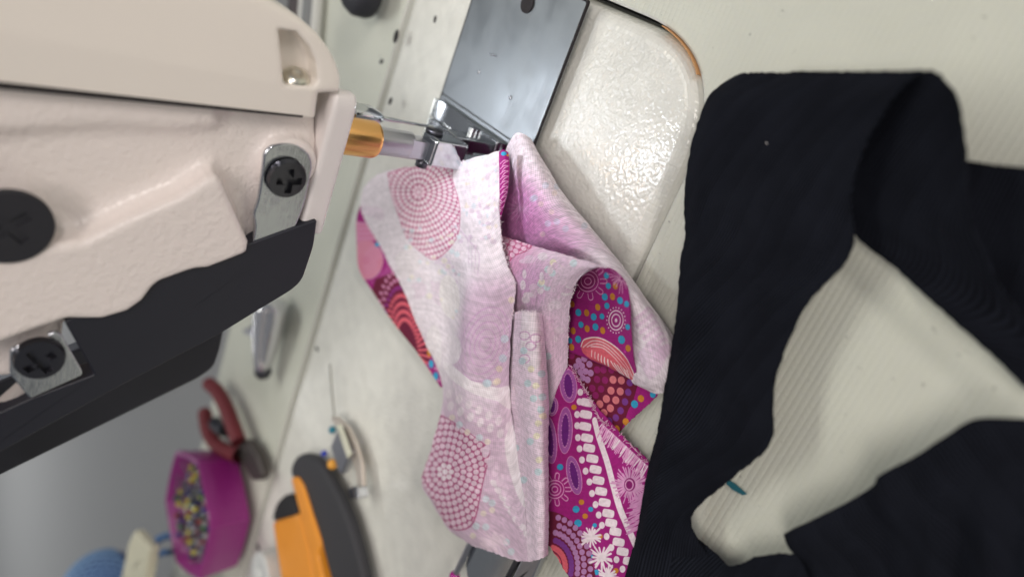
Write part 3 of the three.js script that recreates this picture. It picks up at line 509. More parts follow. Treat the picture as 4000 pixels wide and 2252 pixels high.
{ // small tube fold beside it
  const S = sheet([
    [[2008, 1226, 18], [2022, 1216, 22], [2050, 1216, 27], [2085, 1218, 27], [2108, 1222, 22], [2119, 1230, 15]],
    [[1996, 1377, 15], [2020, 1375, 20], [2055, 1374, 26], [2095, 1375, 26], [2120, 1378, 20], [2130, 1385, 13]],
    [[1985, 1540, 13], [2020, 1545, 18], [2060, 1548, 24], [2105, 1550, 24], [2132, 1550, 18], [2143, 1552, 11]],
    [[1996, 1640, 12], [2030, 1650, 16], [2070, 1655, 23], [2110, 1655, 23], [2133, 1655, 17], [2142, 1655, 10]],
    [[2020, 1790, 13.5], [2050, 1800, 17], [2085, 1805, 22], [2115, 1805, 22], [2135, 1805, 16], [2142, 1805, 9]],
    [[2045, 1940, 15.5], [2070, 1945, 18], [2095, 1950, 21], [2118, 1950, 21], [2135, 1950, 15], [2142, 1950, 9]],
    [[2055, 2080, 16.5], [2080, 2085, 18], [2100, 2090, 20], [2120, 2090, 19], [2135, 2090, 14], [2141, 2090, 9]],
    [[2066, 2190, 14.8], [2085, 2188, 16], [2102, 2184, 18], [2120, 2178, 17], [2133, 2170, 13], [2139, 2164, 8]]], 36, 80, { s: 3, fray: 0.0004, wrinkle: 0.0004 });
  const T = pen(S, 0.2, '#e6d2df');
  T.fill([[2040, 1210], [2100, 1210], [2110, 1420], [2040, 1420]], '#e8dbe2', true);
  for (const [x, y] of [[2050, 1310], [2075, 1350], [2050, 1400], [2092, 1320]]) T.ring(x, y, 20, '#cfa8c6', 0.5, 16);
  const bl = [[870, 95], [905, 235], [940, 330], [985, 400], [920, 600], [970, 790], [880, 840], [880, 30], [995, 320], [990, 175], [1040, 50], [830, 640]], ye = [[925, 145], [955, 250], [970, 485], [960, 565], [975, 715], [1000, 440]];
  for (const [x, y] of bl) T.dot(...c8(x, y), 14, '#c9d8dd'); for (const [x, y] of ye) T.dot(...c8(x, y), 13, '#ece2cb');
  T.weave(0.085, 1.25); addCloth('tube_fold', S, 0.2, T.material(), plainPrint);
}
{ // small printed curl beside the needle
  const S = sheet([[[1948, 592, 24], [1968, 584, 25], [1986, 594, 23]], [[1949, 640, 24.5], [1972, 632, 25], [1991, 640, 23]], [[1950, 700, 25], [1972, 695, 25], [1988, 700, 23]], [[1952, 770, 25], [1966, 765, 25], [1978, 770, 23]], [[1944, 856, 24.5], [1950, 854, 24.5], [1956, 856, 24]]], 12, 40, { s: 9 });
  const T = pen(S, 0.06, INK.magenta); T.dot(1968, 600, 10, INK.blue, 8); T.dot(1982, 606, 5, INK.amber); for (let i = 0; i < 10; i++) T.line([[1955, 640 + i * 20], [1985, 628 + i * 20], [1962, 650 + i * 20]], INK.pink, 0.35, false);
  T.weave(0.05, 2.2); addCloth('printed_curl', S, 0.06, T.material(), plain);
}
{ // pale rolled strip along the bed edge
  const S = sheet([
    [[1975, 640, 7], [1985, 570, 11], [2021, 519, 14], [2050, 526, 13], [2075, 548, 9], [2083, 566, 6]],
    [[1940, 760, 9], [1990, 730, 14], [2060, 690, 19], [2115, 680, 18], [2150, 695, 12], [2178, 724, 6]],
    [[1930, 930, 9], [2030, 910, 14], [2140, 860, 20], [2215, 840, 18], [2265, 850, 12], [2293, 874, 6]],
    [[2262, 1062, 11], [2300, 1035, 16], [2335, 1012, 20], [2372, 1003, 18], [2402, 1010, 12], [2424, 1033, 6]],
    [[2418, 1222, 11], [2440, 1190, 15], [2462, 1165, 18], [2485, 1152, 16], [2505, 1152, 11], [2522, 1165, 5]],
    [[2440, 1400, 9], [2475, 1365, 13], [2515, 1330, 17], [2560, 1305, 16], [2598, 1294, 10], [2624, 1302, 3]],
    [[2474, 1500, 6], [2500, 1498, 10], [2550, 1480, 14], [2600, 1452, 12], [2640, 1430, 7], [2670, 1425, 2]],
    [[2494, 1502, 4], [2530, 1520, 6], [2570, 1535, 9], [2600, 1530, 8], [2640, 1515, 5], [2680, 1500, 1.5]]], 48, 90, { s: 4, wrinkle: 0.0005 });
  const T = pen(S, 0.2, '#eadde5');
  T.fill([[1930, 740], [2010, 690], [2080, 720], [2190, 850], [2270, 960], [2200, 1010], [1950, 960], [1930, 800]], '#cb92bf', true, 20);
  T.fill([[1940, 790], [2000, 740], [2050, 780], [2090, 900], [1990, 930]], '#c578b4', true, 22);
  for (let i = 0; i < 16; i++) { const t = i / 16 * 6.28; T.line([[2040, 815], [2040 + 60 * Math.cos(t), 815 + 60 * Math.sin(t)]], '#d39ac8', 0.5); }
  T.c.globalAlpha = 0.5; for (const [x, y] of [[335, 325], [400, 330], [275, 395], [450, 570], [555, 555], [350, 540], [400, 530], [265, 400]]) T.dot(...c7(x, y), 13, '#c6cfe0'); for (const [x, y] of [[370, 475], [385, 370], [320, 600], [310, 430]]) T.dot(...c7(x, y), 11, '#e2cfc6');
  for (let i = 0; i < 14; i++) T.line([[2470 + i * 7, 1240 + i * 12], [2540 + i * 6, 1200 + i * 12]], i % 2 ? '#d3a9cb' : '#eae2e6', 1.6);
  T.fill([[2490, 1380], [2560, 1330], [2600, 1400], [2540, 1480]], '#d9b9d2', true);
  T.c.globalAlpha = 1; T.weave(0.11, 1.25); addCloth('rolled_strip', S, 0.2, T.material(), plainPrint);
}
{ // printed inside of the arched fold
  const S = sheet([
    [[2262, 1085, 16], [2300, 1060, 22], [2345, 1044, 28], [2385, 1048, 30], [2412, 1062, 29]],
    [[2232, 1130, 11], [2290, 1120, 15], [2350, 1112, 20], [2410, 1105, 25], [2448, 1108, 27]],
    [[2208, 1195, 8], [2280, 1195, 11], [2350, 1192, 15], [2410, 1190, 19], [2462, 1190, 24]],
    [[2204, 1262, 7], [2280, 1262, 9], [2350, 1262, 12], [2410, 1261, 15], [2464, 1260, 21]],
    [[2204, 1345, 6.4], [2280, 1345, 8], [2350, 1345, 10], [2420, 1342, 12], [2470, 1340, 17]],
    [[2225, 1372, 6.4], [2290, 1390, 7.5], [2350, 1405, 9], [2420, 1410, 10.5], [2478, 1412, 14]],
    [[2285, 1395, 6.3], [2340, 1415, 7], [2400, 1437, 8], [2450, 1455, 8.5], [2489, 1462, 11]],
    [[2385, 1434, 6.2], [2420, 1452, 6.6], [2450, 1469, 7], [2475, 1484, 7], [2499, 1498, 7]]], 40, 56, { s: 5 });
  const T = pen(S, 0.12, INK.magenta);
  T.dot(...c7(545, 830), 62, '#84145f', 66); T.sun(...c7(577, 865), 60, INK.pink, 0.45);
  for (const [x, y, r] of [[682, 833, 15], [693, 892, 15], [673, 955, 17], [685, 1005, 15], [760, 975, 17], [797, 995, 15], [523, 1043, 17], [610, 1068, 17], [657, 1065, 14], [538, 1112, 15], [620, 1125, 17], [768, 1197, 20], [522, 1195, 17], [475, 1203, 14], [803, 1125, 14]]) T.dot(...c7(x, y), r * 0.68, INK.blue, r * 0.85, -0.2);
  for (const [x, y] of [[733, 892], [717, 953], [633, 1013], [570, 1045], [573, 1135], [661, 1145], [493, 1147], [485, 1240], [805, 1245], [487, 995]]) T.dot(...c7(x, y), 10, INK.amber, 14, -0.2);
  T.ring(...c7(737, 1087), 28, INK.white, 0.5, 38); T.ring(...c7(737, 1087), 17, INK.white, 0.5, 24); T.dot(...c7(737, 1087), 5, INK.white, 8);
  for (let i = 0; i < 20; i++) { const t = i / 20 * 6.283, [X, Y] = c7(737, 1087); T.dot(X + 36 * Math.cos(t), Y + 50 * Math.sin(t), 2.2, INK.white, 3); }
  T.burst(...c7(770, 850), 52, 22, INK.pink, 0.4, 8);
  T.fill([c7(538, 1235), c7(560, 1195), c7(640, 1187), c7(730, 1235), c7(800, 1310), c7(842, 1400), c7(862, 1460), c7(790, 1400), c7(700, 1352), c7(600, 1310), c7(550, 1272)], INK.coral, true);
  for (let i = 0; i < 3; i++) T.line([c7(550 + i * 22, 1240 - i * 2), c7(600 + i * 14, 1205 + i * 16), c7(660 + i * 4, 1212 + i * 18), c7(720, 1252 + i * 20), c7(790 - i * 4, 1330 + i * 16), c7(838, 1420)], '#f0c3c6', 0.5);
  T.line([c7(538, 1235), c7(560, 1195), c7(640, 1187), c7(730, 1235), c7(800, 1310), c7(845, 1410)], '#f5dcd8', 0.55);
  for (let i = 0; i < 12; i++) T.line([c7(600 + i * 18, 1258 + i * 10), c7(598 + i * 19, 1292 + i * 11)], '#f3d8d8', 0.45, false);
  T.weave(0.05, 2.2); addCloth('printed_lining', S, 0.12, T.material(), plain);
}
{ // pale arched fold over it
  const S = sheet([
    [[2372, 1046, 31.5], [2330, 1041, 32], [2286, 1062, 29], [2246, 1114, 25], [2225, 1190, 20], [2221, 1262, 16], [2218, 1345, 11], [2217, 1431, 7.5]],
    [[2300, 1024, 29], [2262, 1030, 30], [2222, 1066, 28], [2185, 1130, 24], [2170, 1220, 19], [2170, 1310, 14], [2180, 1400, 10], [2184, 1499, 7.5]],
    [[2185, 990, 26], [2150, 1000, 27], [2115, 1040, 26], [2090, 1110, 23], [2085, 1220, 18], [2100, 1340, 13], [2130, 1460, 9], [2159, 1568, 7.5]],
    [[2085, 962, 23], [2060, 975, 24], [2040, 1020, 24], [2025, 1100, 21], [2030, 1210, 16], [2055, 1340, 12], [2100, 1500, 8], [2141, 1630, 7.5]],
    [[1960, 921, 17], [1950, 950, 19], [1945, 1020, 19], [1950, 1110, 17], [1970, 1220, 13], [2010, 1360, 9], [2060, 1540, 7], [2110, 1690, 7]]], 60, 60, { s: 6, fray: 0.0003 });
  const T = pen(S, 0.16, '#e2cbdb');
  T.fill([c7(90, 610), c7(250, 650), c7(260, 760), c7(170, 900), c7(90, 760)], '#d79dc0', true, 18);
  T.fill([c7(180, 800), c7(320, 760), c7(330, 960), c7(230, 1010), c7(160, 980)], '#d3a6ca', true, 18);
  honeycomb(T, [c7(85, 600), c7(180, 620), c7(250, 650), c7(240, 690), c7(170, 720), c7(95, 770)], ...c7(80, 640), 24, 1, 1, 0.85, '#c06089', '#e4bcd0', '#e4bcd0');
  for (const [x, y] of [[495, 765], [350, 800], [375, 820], [310, 880], [345, 900], [350, 1290], [440, 760]]) T.dot(...c7(x, y), 14, '#cfd9de'); for (const [x, y] of [[435, 765], [315, 870], [380, 760], [150, 950]]) T.dot(...c7(x, y), 13, '#eae0cc');
  T.dot(...c7(450, 920), 24, '#eadde4', 20); for (let i = 0; i < 30; i++) { const [X, Y] = c7(200 + rnd() * 260, 720 + rnd() * 500); T.dot(X, Y, 8 + rnd() * 18, i % 2 ? '#dcc0d4' : '#e6d6e0', 8 + rnd() * 12); }
  T.weave(0.085, 1.25); addCloth('arched_fold', S, 0.16, T.material(), plainPrint);
}
{ // dotted corner on the bed edge
  const S = sheet([[[2196, 1335, 5.9], [2300, 1378, 5.9], [2400, 1428, 5.6], [2500, 1490, 3], [2580, 1532, 1.2]], [[2205, 1420, 5.9], [2290, 1450, 5.9], [2380, 1500, 5.4], [2460, 1560, 2.8], [2535, 1578, 1.2]], [[2230, 1490, 5.9], [2310, 1530, 5.8], [2380, 1570, 4.8], [2440, 1605, 2.2], [2490, 1618, 1.1]], [[2330, 1620, 5.6], [2360, 1635, 4.6], [2390, 1650, 3.2], [2415, 1662, 2], [2437, 1668, 1.1]], [[2398, 1684, 3.2], [2402, 1686, 3], [2406, 1688, 2.6], [2410, 1690, 2], [2416, 1692, 1.2]]], 40, 50, { s: 7, wrinkle: 0.0003, fray: 0.0003 });
  const T = pen(S, 0.1, INK.maroon);
  T.fill([c8(1600, 225), c8(1560, 370), c8(1440, 520), c8(1440, 580), c8(1800, 400), c8(1760, 250)], INK.magenta);
  const D = (list, col, r = 20) => list.forEach(([x, y]) => T.dot(...c8(x, y), r / 1.6, col, r / 1.4, -0.3));
  D([[1225, 95], [1260, 80], [1292, 115], [1208, 130], [1245, 125], [1235, 165], [1268, 160], [1300, 170], [1250, 200], [1280, 212]], INK.lavender, 19);
  D([[1340, 210], [1390, 215], [1365, 270], [1330, 310], [1380, 150], [1430, 150], [1310, 265], [1180, 60], [1340, 150]], '#8e1a62');
  D([[1440, 212], [1492, 216], [1427, 280], [1485, 285], [1398, 332], [1457, 340], [1423, 390], [1357, 365], [1383, 420]], '#d87a80', 22);
  D([[1545, 230], [1535, 290], [1515, 350], [1487, 405], [1457, 450], [1415, 470]], '#7c3a90', 20);
  D([[1575, 365]], INK.blue, 22); D([[1615, 330], [1520, 475], [1462, 520]], INK.amber, 20); D([[1690, 305]], INK.blue, 18);
  T.weave(0.05, 2.2); addCloth('dotted_corner', S, 0.1, T.material(), plain);
}
{ // loose threads on the raw edges of the pale flap
  const fr = []; for (const pts of [[[1951, 590, 18.5], [1955, 690, 23.2], [1950, 826, 25.2], [1964, 964, 24.2], [1985, 1045, 23.2], [2012, 1102, 22.2]], [[2012, 1102, 22], [1998, 1250, 20]], [[2010, 1222, 20], [2050, 1214, 27], [2085, 1216, 27], [2118, 1228, 16]], [[2217, 1431, 8], [2222, 1262, 16.5], [2225, 1190, 20.5], [2250, 1110, 26]]]) {
    const ec = new THREE.CatmullRomCurve3(pts.map(([X, Y, h]) => at(X, Y, h / 1000))); const n = Math.round(ec.getLength() * 2400);
    for (let i = 0; i < n; i++) { const p = ec.getPoint(rnd()), L = (0.4 + rnd() * 1.5) * (pts[0][0] === 2217 ? 0.35 : 1), q = p.clone().add(V((rnd() - 0.5) * 0.0012 * L, (rnd() - 0.3) * 0.0008, (0.2 + rnd() * 0.8) * 0.0011 * L)); fr.push(tube([p, p.clone().lerp(q, 0.5).add(V(0.0001, 0.0002, 0)), q], 0.0001, 3, 4)); } }
  const fg = mergeGeometries(fr); fg.translate(-cloth.position.x, -cloth.position.y, -cloth.position.z); put(fg, phys({ color: srgb(238, 222, 230), roughness: 1 }), 'frayed_edge', cloth).userData.kind = 'stuff';
}
{ // large printed panel in front
  const S = sheet([[[2182, 1478, 7], [2200, 1455, 7.4], [2232, 1425, 7.2]], [[2120, 1640, 6.6], [2220, 1590, 7.2], [2309, 1555, 7]], [[2100, 1800, 6.6], [2280, 1750, 7], [2425, 1692, 5.5]], [[2100, 1960, 6.6], [2320, 1890, 6.2], [2540, 1812, 2]], [[2120, 2110, 6.4], [2330, 2040, 5.5], [2570, 1960, 1.6]], [[2150, 2140, 6.4], [2340, 2130, 4.5], [2570, 2110, 1.5]], [[2215, 2240, 6.2], [2360, 2240, 3.5], [2540, 2240, 1.5]], [[2250, 2300, 6], [2370, 2310, 3], [2530, 2320, 1.5]]], 60, 80, { s: 8, wrinkle: 0.0005, fray: 0.0007 });
  const T = pen(S, 0.16, INK.magenta);
  T.line([c8(1325, 470), c8(1350, 570), c8(1400, 720), c8(1440, 870), c8(1480, 1010), c8(1520, 1110), c8(1590, 1270), c8(1640, 1400)], INK.white, 2.4);
  for (const [x, y] of [[1235, 290], [1230, 350], [1215, 430], [1215, 500], [1220, 575], [1230, 645], [1245, 715], [1268, 785], [1292, 853], [1308, 925], [1330, 995], [1350, 1060], [1370, 1125], [1400, 1195], [1430, 1265], [1462, 1340], [1500, 1400], [1540, 1460]]) T.dot(...c8(x, y), 11.5, INK.white, 14);
  for (const [x, y] of [[1275, 355], [1270, 430], [1265, 505], [1277, 577], [1290, 640], [1310, 707], [1330, 775], [1348, 843], [1365, 912], [1387, 982], [1410, 1050], [1428, 1110], [1455, 1165], [1475, 1230], [1500, 1290], [1540, 1350], [1580, 1410]]) { const [X, Y] = c8(x, y), t = 0.15; T.fill([[-23, -9], [-16, -16], [14, -15], [23, -8], [23, 10], [15, 16], [-15, 15], [-23, 9]].map(([p, q]) => [X + p * Math.cos(t) - q * Math.sin(t), Y + p * Math.sin(t) + q * Math.cos(t)]), INK.white, true); }
  for (const [x, y, rx, ry, t] of [[1160, 250, 55, 108, -0.1], [1140, 530, 47, 148, 0.03], [1196, 812, 46, 124, -0.2], [1042, 590, 46, 150, -0.1], [1060, 380, 36, 60, 0.1]]) { const q = 1 / 1.6075; T.dot(...c8(x, y), rx * q, INK.pink, ry * q, t); T.dot(...c8(x, y), (rx - 4) * q, INK.lilac, (ry - 4) * q, t); T.dot(...c8(x, y), rx * 0.46 * q, INK.purple, ry * 0.68 * q, t); for (let i = 0; i < 22; i++) { const a = i / 22 * 6.283, [X, Y] = c8(x, y), ex = rx * 0.52 * q * Math.cos(a), ey = ry * 0.72 * q * Math.sin(a); T.dot(X + ex * Math.cos(t) - ey * Math.sin(t), Y + ex * Math.sin(t) + ey * Math.cos(t), 2, INK.pink); } }
  T.sun(...c8(1075, 900), 52, INK.pink, 0.45);
  for (const [x, y, r] of [[1108, 760, 20], [1208, 1025, 22], [1300, 1025, 16], [1220, 1112, 24], [1325, 1125, 14], [1305, 1320, 12], [1335, 1420, 18]]) T.dot(...c8(x, y), r / 1.6, INK.blue);
  for (const [x, y] of [[1195, 385], [1242, 980], [1265, 1068], [1358, 1195], [1458, 1410]]) T.dot(...c8(x, y), 11, INK.amber);
  T.fill([c8(1000, 1030), c8(1100, 1050), c8(1190, 1110), c8(1260, 1200), c8(1300, 1320), c8(1310, 1520), c8(1000, 1520)], INK.maroon, true);
  for (let r = 0; r < 6; r++) for (let i = 0; i < 11; i++) { const a = -1.35 + i * 0.155 + (r % 2) * 0.07, R = 300 - r * 46, X = 1010 + R * 0.86 * Math.cos(a) + 30, Y = 1375 + R * 1.05 * Math.sin(a) + 10; if (X > 1030) T.dot(...c8(X, Y), 11, r < 3 ? INK.lavender : r < 4 ? '#7c3a90' : INK.coral, 12); }
  for (const [x, y, r] of [[1300, 1195, 46], [1368, 1325, 58], [1405, 1440, 46]]) { T.dot(...c8(x, y), r * 0.3, INK.white); T.burst(...c8(x, y), r * 0.85, 17, INK.white, 0.8); }
  T.burst(...c8(1545, 870), 66, 44, '#dba0c8', 0.5, 20); T.dot(...c8(1545, 870), 22, '#8d1a6c', 26); T.ring(...c8(1542, 872), 15, INK.pink, 0.5, 19);
  for (let i = 0; i < 70; i++) { const t = i / 70, x = 1360 + 290 * t, y = 500 + 270 * t; T.line([c8(x + 12, y - 10), c8(x - 12 - rnd() * 24, y + 30 + rnd() * 46)], rnd() < 0.7 ? INK.pink : INK.white, 0.4, false); }
  for (let i = 0; i < 60; i++) { const t = i / 60, x = 1660 - 40 * t - 30 * rnd(), y = 900 + 240 * t; T.line([c8(x + 20, y), c8(x - 60 - rnd() * 40, y + 20 + rnd() * 50)], '#d594c2', 0.4, false); }
  T.weave(0.05, 2.2); addCloth('printed_panel', S, 0.16, T.material(), plain);
  const fr = []; const edge = [[2232, 1425, 7.4], [2270, 1490, 7.6], [2309, 1555, 7.4], [2345, 1632, 7], [2420, 1689, 6], [2480, 1752, 4.5], [2533, 1806, 3]].map(([X, Y, h]) => at(X, Y, h / 1000)), ec = new THREE.CatmullRomCurve3(edge);
  for (let i = 0; i < 130; i++) { const p = ec.getPoint(rnd()), q = p.clone().add(V((rnd() - 0.3) * 0.0022, 0.0004 + rnd() * 0.0008, (rnd() - 0.5) * 0.0024)); fr.push(tube([p, p.clone().lerp(q, 0.5).add(V(0, 0.0003, 0)), q], 0.00011, 3, 4)); }
  const fg = mergeGeometries(fr); fg.translate(-cloth.position.x, -cloth.position.y, -cloth.position.z); const fm = put(fg, phys({ color: srgb(232, 190, 212), roughness: 1 }), 'frayed_threads', cloth); fm.userData.kind = 'stuff';
}

// ------------------------------------------------------------------ black fabric: one long strip in loops
const dark = thing('black_fabric', 'long black woven fabric strip lying in loops on the white table', 'fabric', at(3000, 900, 0));
function addDark(name, rows, nu, nv, o) { const S = sheet(rows, nu, nv, { thick: 0.0007, ...o }), g = sheetGeometry(S, 1); g.translate(-dark.position.x, -dark.position.y, -dark.position.z); put(g, [M.blackCloth, M.blackCloth], name, dark); }
addDark('under_loop', [[[3560, 640, 3], [3769, 629, 4], [3900, 645, 4], [4080, 660, 4]], [[3600, 900, 3], [3760, 890, 4], [3920, 890, 4], [4100, 900, 4]], [[3680, 1150, 2.5], [3830, 1150, 3], [3980, 1150, 3], [4130, 1150, 3]], [[3900, 1380, 2], [3990, 1390, 2.5], [4060, 1400, 2.5], [4160, 1420, 2.5]], [[4050, 1500, 2], [4090, 1510, 2], [4130, 1520, 2], [4180, 1540, 2]]], 30, 40, { s: 11 });
addDark('turned_loop', [[[3600, 278, 25], [3640, 276, 26], [3675, 294, 25]], [[3490, 380, 17], [3600, 375, 21], [3731, 366, 24]], [[3385, 540, 12], [3560, 535, 15], [3765, 520, 20]], [[3322, 770, 8], [3550, 755, 12], [3782, 735, 17]], [[3338, 908, 6], [3570, 895, 10], [3800, 880, 15]], [[3505, 1048, 6], [3680, 1020, 9], [3850, 1000, 13]], [[3668, 1197, 6], [3790, 1170, 8], [3930, 1150, 11]], [[3843, 1352, 6], [3940, 1330, 7], [4060, 1310, 9]], [[4040, 1545, 6], [4100, 1520, 6], [4180, 1500, 7]]], 36, 60, { s: 12, fray: 0.0003 });
addDark('front_band', [
  [[2868, 305, 6], [2900, 292, 8], [3010, 284, 10], [3190, 281, 14], [3400, 280, 19], [3606, 276, 26]],
  [[2769, 379, 5.5], [2820, 370, 9], [2950, 385, 12], [3150, 400, 15], [3320, 405, 19], [3500, 372, 24]],
  [[2714, 531, 6], [2770, 530, 9], [2950, 545, 12], [3130, 560, 14], [3280, 560, 17], [3385, 555, 20]],
  [[2679, 752, 7], [2740, 755, 10], [2900, 770, 12], [3060, 775, 14], [3210, 775, 15], [3326, 772, 17]],
  [[2681, 910, 7], [2740, 915, 10], [2900, 930, 12], [3060, 940, 14], [3210, 940, 15], [3336, 930, 15]],
  [[2664, 1010, 8], [2730, 1020, 11], [2880, 1030, 12], [3030, 1030, 13], [3180, 1025, 14], [3312, 1012, 14]],
  [[2650, 1200, 10], [2700, 1205, 13], [2810, 1210, 12], [2920, 1205, 13], [3040, 1200, 14], [3146, 1200, 14]],
  [[2602, 1490, 11], [2650, 1495, 14], [2750, 1500, 12], [2850, 1498, 13], [2940, 1492, 14], [3028, 1486, 14]],
  [[2573, 1672, 11], [2620, 1685, 14], [2710, 1705, 12], [2800, 1720, 12], [2900, 1730, 13], [3010, 1728, 13]],
  [[2536, 1824, 11], [2585, 1835, 14], [2650, 1850, 12], [2720, 1860, 12], [2790, 1866, 12], [2858, 1868, 12]],
  [[2500, 2035, 10], [2550, 2040, 13], [2590, 2045, 11], [2630, 2050, 11], [2665, 2050, 11], [2700, 2040, 10]],
  [[2438, 2270, 9], [2490, 2280, 11], [2560, 2290, 9], [2640, 2290, 8], [2720, 2290, 7], [2860, 2290, 6]]], 70, 110, { s: 13, fray: 0.0004, wrinkle: 0.0007 });
addDark('gathered_end', [
  [[4100, 1630, 12], [3960, 1634, 13], [3806, 1641, 14], [3700, 1702, 15], [3589, 1773, 16], [3433, 1858, 17], [3410, 1896, 14], [3226, 2004, 13], [3102, 2063, 13], [3062, 2088, 11]],
  [[4100, 1800, 18], [3970, 1810, 19], [3840, 1840, 20], [3730, 1880, 20], [3620, 1930, 19], [3480, 1985, 16], [3440, 2010, 13], [3280, 2070, 14], [3160, 2110, 13], [3080, 2128, 9]],
  [[4100, 2000, 22], [3980, 2010, 20], [3860, 2030, 21], [3760, 2060, 17], [3650, 2090, 20], [3520, 2120, 14], [3460, 2130, 13], [3330, 2150, 13], [3210, 2165, 12], [3110, 2168, 8]],
  [[4100, 2300, 22], [3980, 2300, 18], [3860, 2300, 20], [3750, 2300, 15], [3640, 2300, 18], [3520, 2300, 12], [3440, 2300, 12], [3330, 2300, 10], [3220, 2300, 9], [3120, 2300, 7]]], 70, 50, { s: 14, wrinkle: 0.001 });
addDark('hem_loop', [[[2686, 2040, 9], [2698, 2066, 8], [2725, 2100, 7], [2805, 2165, 7], [2856, 2210, 8], [2964, 2172, 9], [3052, 2161, 9], [3115, 2166, 9]], [[2600, 2160, 9], [2660, 2180, 9], [2720, 2200, 9], [2800, 2230, 9], [2870, 2250, 10], [2970, 2240, 11], [3060, 2230, 11], [3150, 2220, 11]], [[2560, 2310, 8], [2650, 2310, 8], [2720, 2310, 8], [2800, 2310, 8], [2880, 2310, 9], [2970, 2310, 9], [3060, 2310, 9], [3180, 2310, 9]]], 50, 30, { s: 15, fray: 0.0004 });
{ const l = []; const bit = (pts) => l.push(tube(pts.map(([X, Y, h]) => at(X, Y, h / 1000)), 0.00012, 10, 5)); bit([[2994, 554, 12.5], [2996, 560, 12.9], [2999, 564, 12.5]]); 
  const g = mergeGeometries(l); g.translate(-dark.position.x, -dark.position.y, -dark.position.z); put(g, M.rim, 'lint', dark).userData.kind = 'stuff'; }

// ------------------------------------------------------------------ small things on the bed and the table
const local = (g, t) => { g.translate(-t.position.x, -t.position.y, -t.position.z); return g; };
{ // purple pin dish with pins
  const c = at(727, 2004, 0.031), dish = thing('pin_dish', 'purple plastic six-sided pin dish beside the red-handled nippers', 'pin dish', V(c.x, 0.004, c.z));
  const prof = [[0, 0], [0.036, 0], [0.0385, 0.0015], [0.0395, 0.008], [0.0402, 0.018], [0.0415, 0.0245], [0.0408, 0.0268], [0.039, 0.0272], [0.0372, 0.0262], [0.033, 0.019], [0.026, 0.0125], [0, 0.011]];
  const n = 120, pos = [], ix = []; const w = prof.length;
  for (let i = 0; i <= n; i++) { const t = i / n * 6.28318; prof.forEach(([r, y]) => { const m = ((t - Math.PI / 6) % (Math.PI / 3) + Math.PI / 3) % (Math.PI / 3), hx = Math.cos(Math.PI / 6) / Math.cos(m - Math.PI / 6), k = 1 + (Math.max(-0.1, hx * 1.06 - 1)) * 0.72 * Math.min(1, r / 0.02); pos.push(r * k * Math.cos(t), y, r * k * Math.sin(t)); }); }
  for (let i = 0; i < n; i++) for (let j = 0; j < w - 1; j++) { const a = i * w + j; ix.push(a, a + 1, a + w, a + 1, a + 1 + w, a + w); }
  const g = new THREE.BufferGeometry(); g.setAttribute('position', new THREE.Float32BufferAttribute(pos, 3)); g.setIndex(ix); const q = toCreasedNormals(g, 0.7);
  put(q, phys({ color: srgb(146, 31, 123), roughness: 0.42, clearcoat: 0.3, clearcoatRoughness: 0.3 }), 'bowl', dish);
  const shafts = [], heads = {}; const cols = ['#c9bc3a', '#1c6b3c', '#9a9a98', '#33247c', '#8e2c30', '#6d5a70', '#182766', '#3a3a40', '#55505a'];
  for (let i = 0; i < 230; i++) { const r = 0.031 * Math.sqrt(rnd()), t = rnd() * 6.28, a = rnd() * 6.28, L = 0.016, p = V(r * Math.cos(t), 0.016 + rnd() * 0.008, r * Math.sin(t)), d = V(Math.cos(a), (rnd() - 0.4) * 0.5, Math.sin(a)); const e = p.clone().addScaledVector(d, L); if (Math.hypot(e.x, e.z) > 0.036) e.lerp(p, 0.5); const s = new THREE.CylinderGeometry(0.00035, 0.00035, p.distanceTo(e), 5); s.translate(0, p.distanceTo(e) / 2, 0); shafts.push(between(s, p, e)); const h = new THREE.SphereGeometry(0.0016 + 0.0005 * rnd(), 10, 8); h.translate(p.x, p.y + 0.001, p.z); (heads[cols[i % cols.length]] ??= []).push(h); }
  const pins = new THREE.Group(); pins.name = 'pins'; pins.position.copy(dish.position); scene.add(pins); pins.userData = { kind: 'stuff', label: 'heap of coloured ball-headed pins in the purple dish', category: 'pins' };
  put(mergeGeometries(shafts), M.chrome, 'pin_shafts', pins).userData.kind = 'stuff';
  for (const [k, v] of Object.entries(heads)) put(mergeGeometries(v), std({ color: new THREE.Color(k), roughness: 0.3 }), 'pin_heads', pins).userData.kind = 'stuff';
}
{ // red-handled nippers
  const t = thing('nippers', 'small wire nippers with dark red handles lying by the pin dish', 'nippers', at(930, 1720, 0.004));
  const red = phys({ color: srgb(118, 40, 48), roughness: 0.6 });
  const handle = (pts, r, name) => { const g = tube(pts.map(([X, Y, h]) => at(X, Y, h / 1000)), r, 40, 14); const end = new THREE.SphereGeometry(r, 14, 10), e = at(pts[0][0], pts[0][1], pts[0][2] / 1000); end.translate(e.x, e.y, e.z); const m = mergeGeometries([g, end]); put(local(m, t), red, name, t); };
  handle([[818, 1500, 12], [850, 1530, 12], [882, 1590, 12], [905, 1650, 12], [932, 1725, 12]], 0.0048, 'handle');
  handle([[800, 1616, 10], [808, 1670, 10], [835, 1725, 10], [880, 1760, 10], [935, 1780, 11]], 0.0048, 'handle');
  put(local(tube([[838, 1650, 9], [855, 1670, 9], [880, 1680, 9]].map(([X, Y, h]) => at(X, Y, h / 1000)), 0.0045, 12, 12), t), M.black, 'spring', t);
  put(local(slab([[908, 1725], [952, 1718], [990, 1785], [1012, 1855], [1002, 1878], [968, 1878], [948, 1840], [912, 1785]], 0.012, 0.006, 0.002, 0.002), t), std({ color: srgb(92, 86, 84), metalness: 0.7, roughness: 0.5 }), 'jaw', t);
}
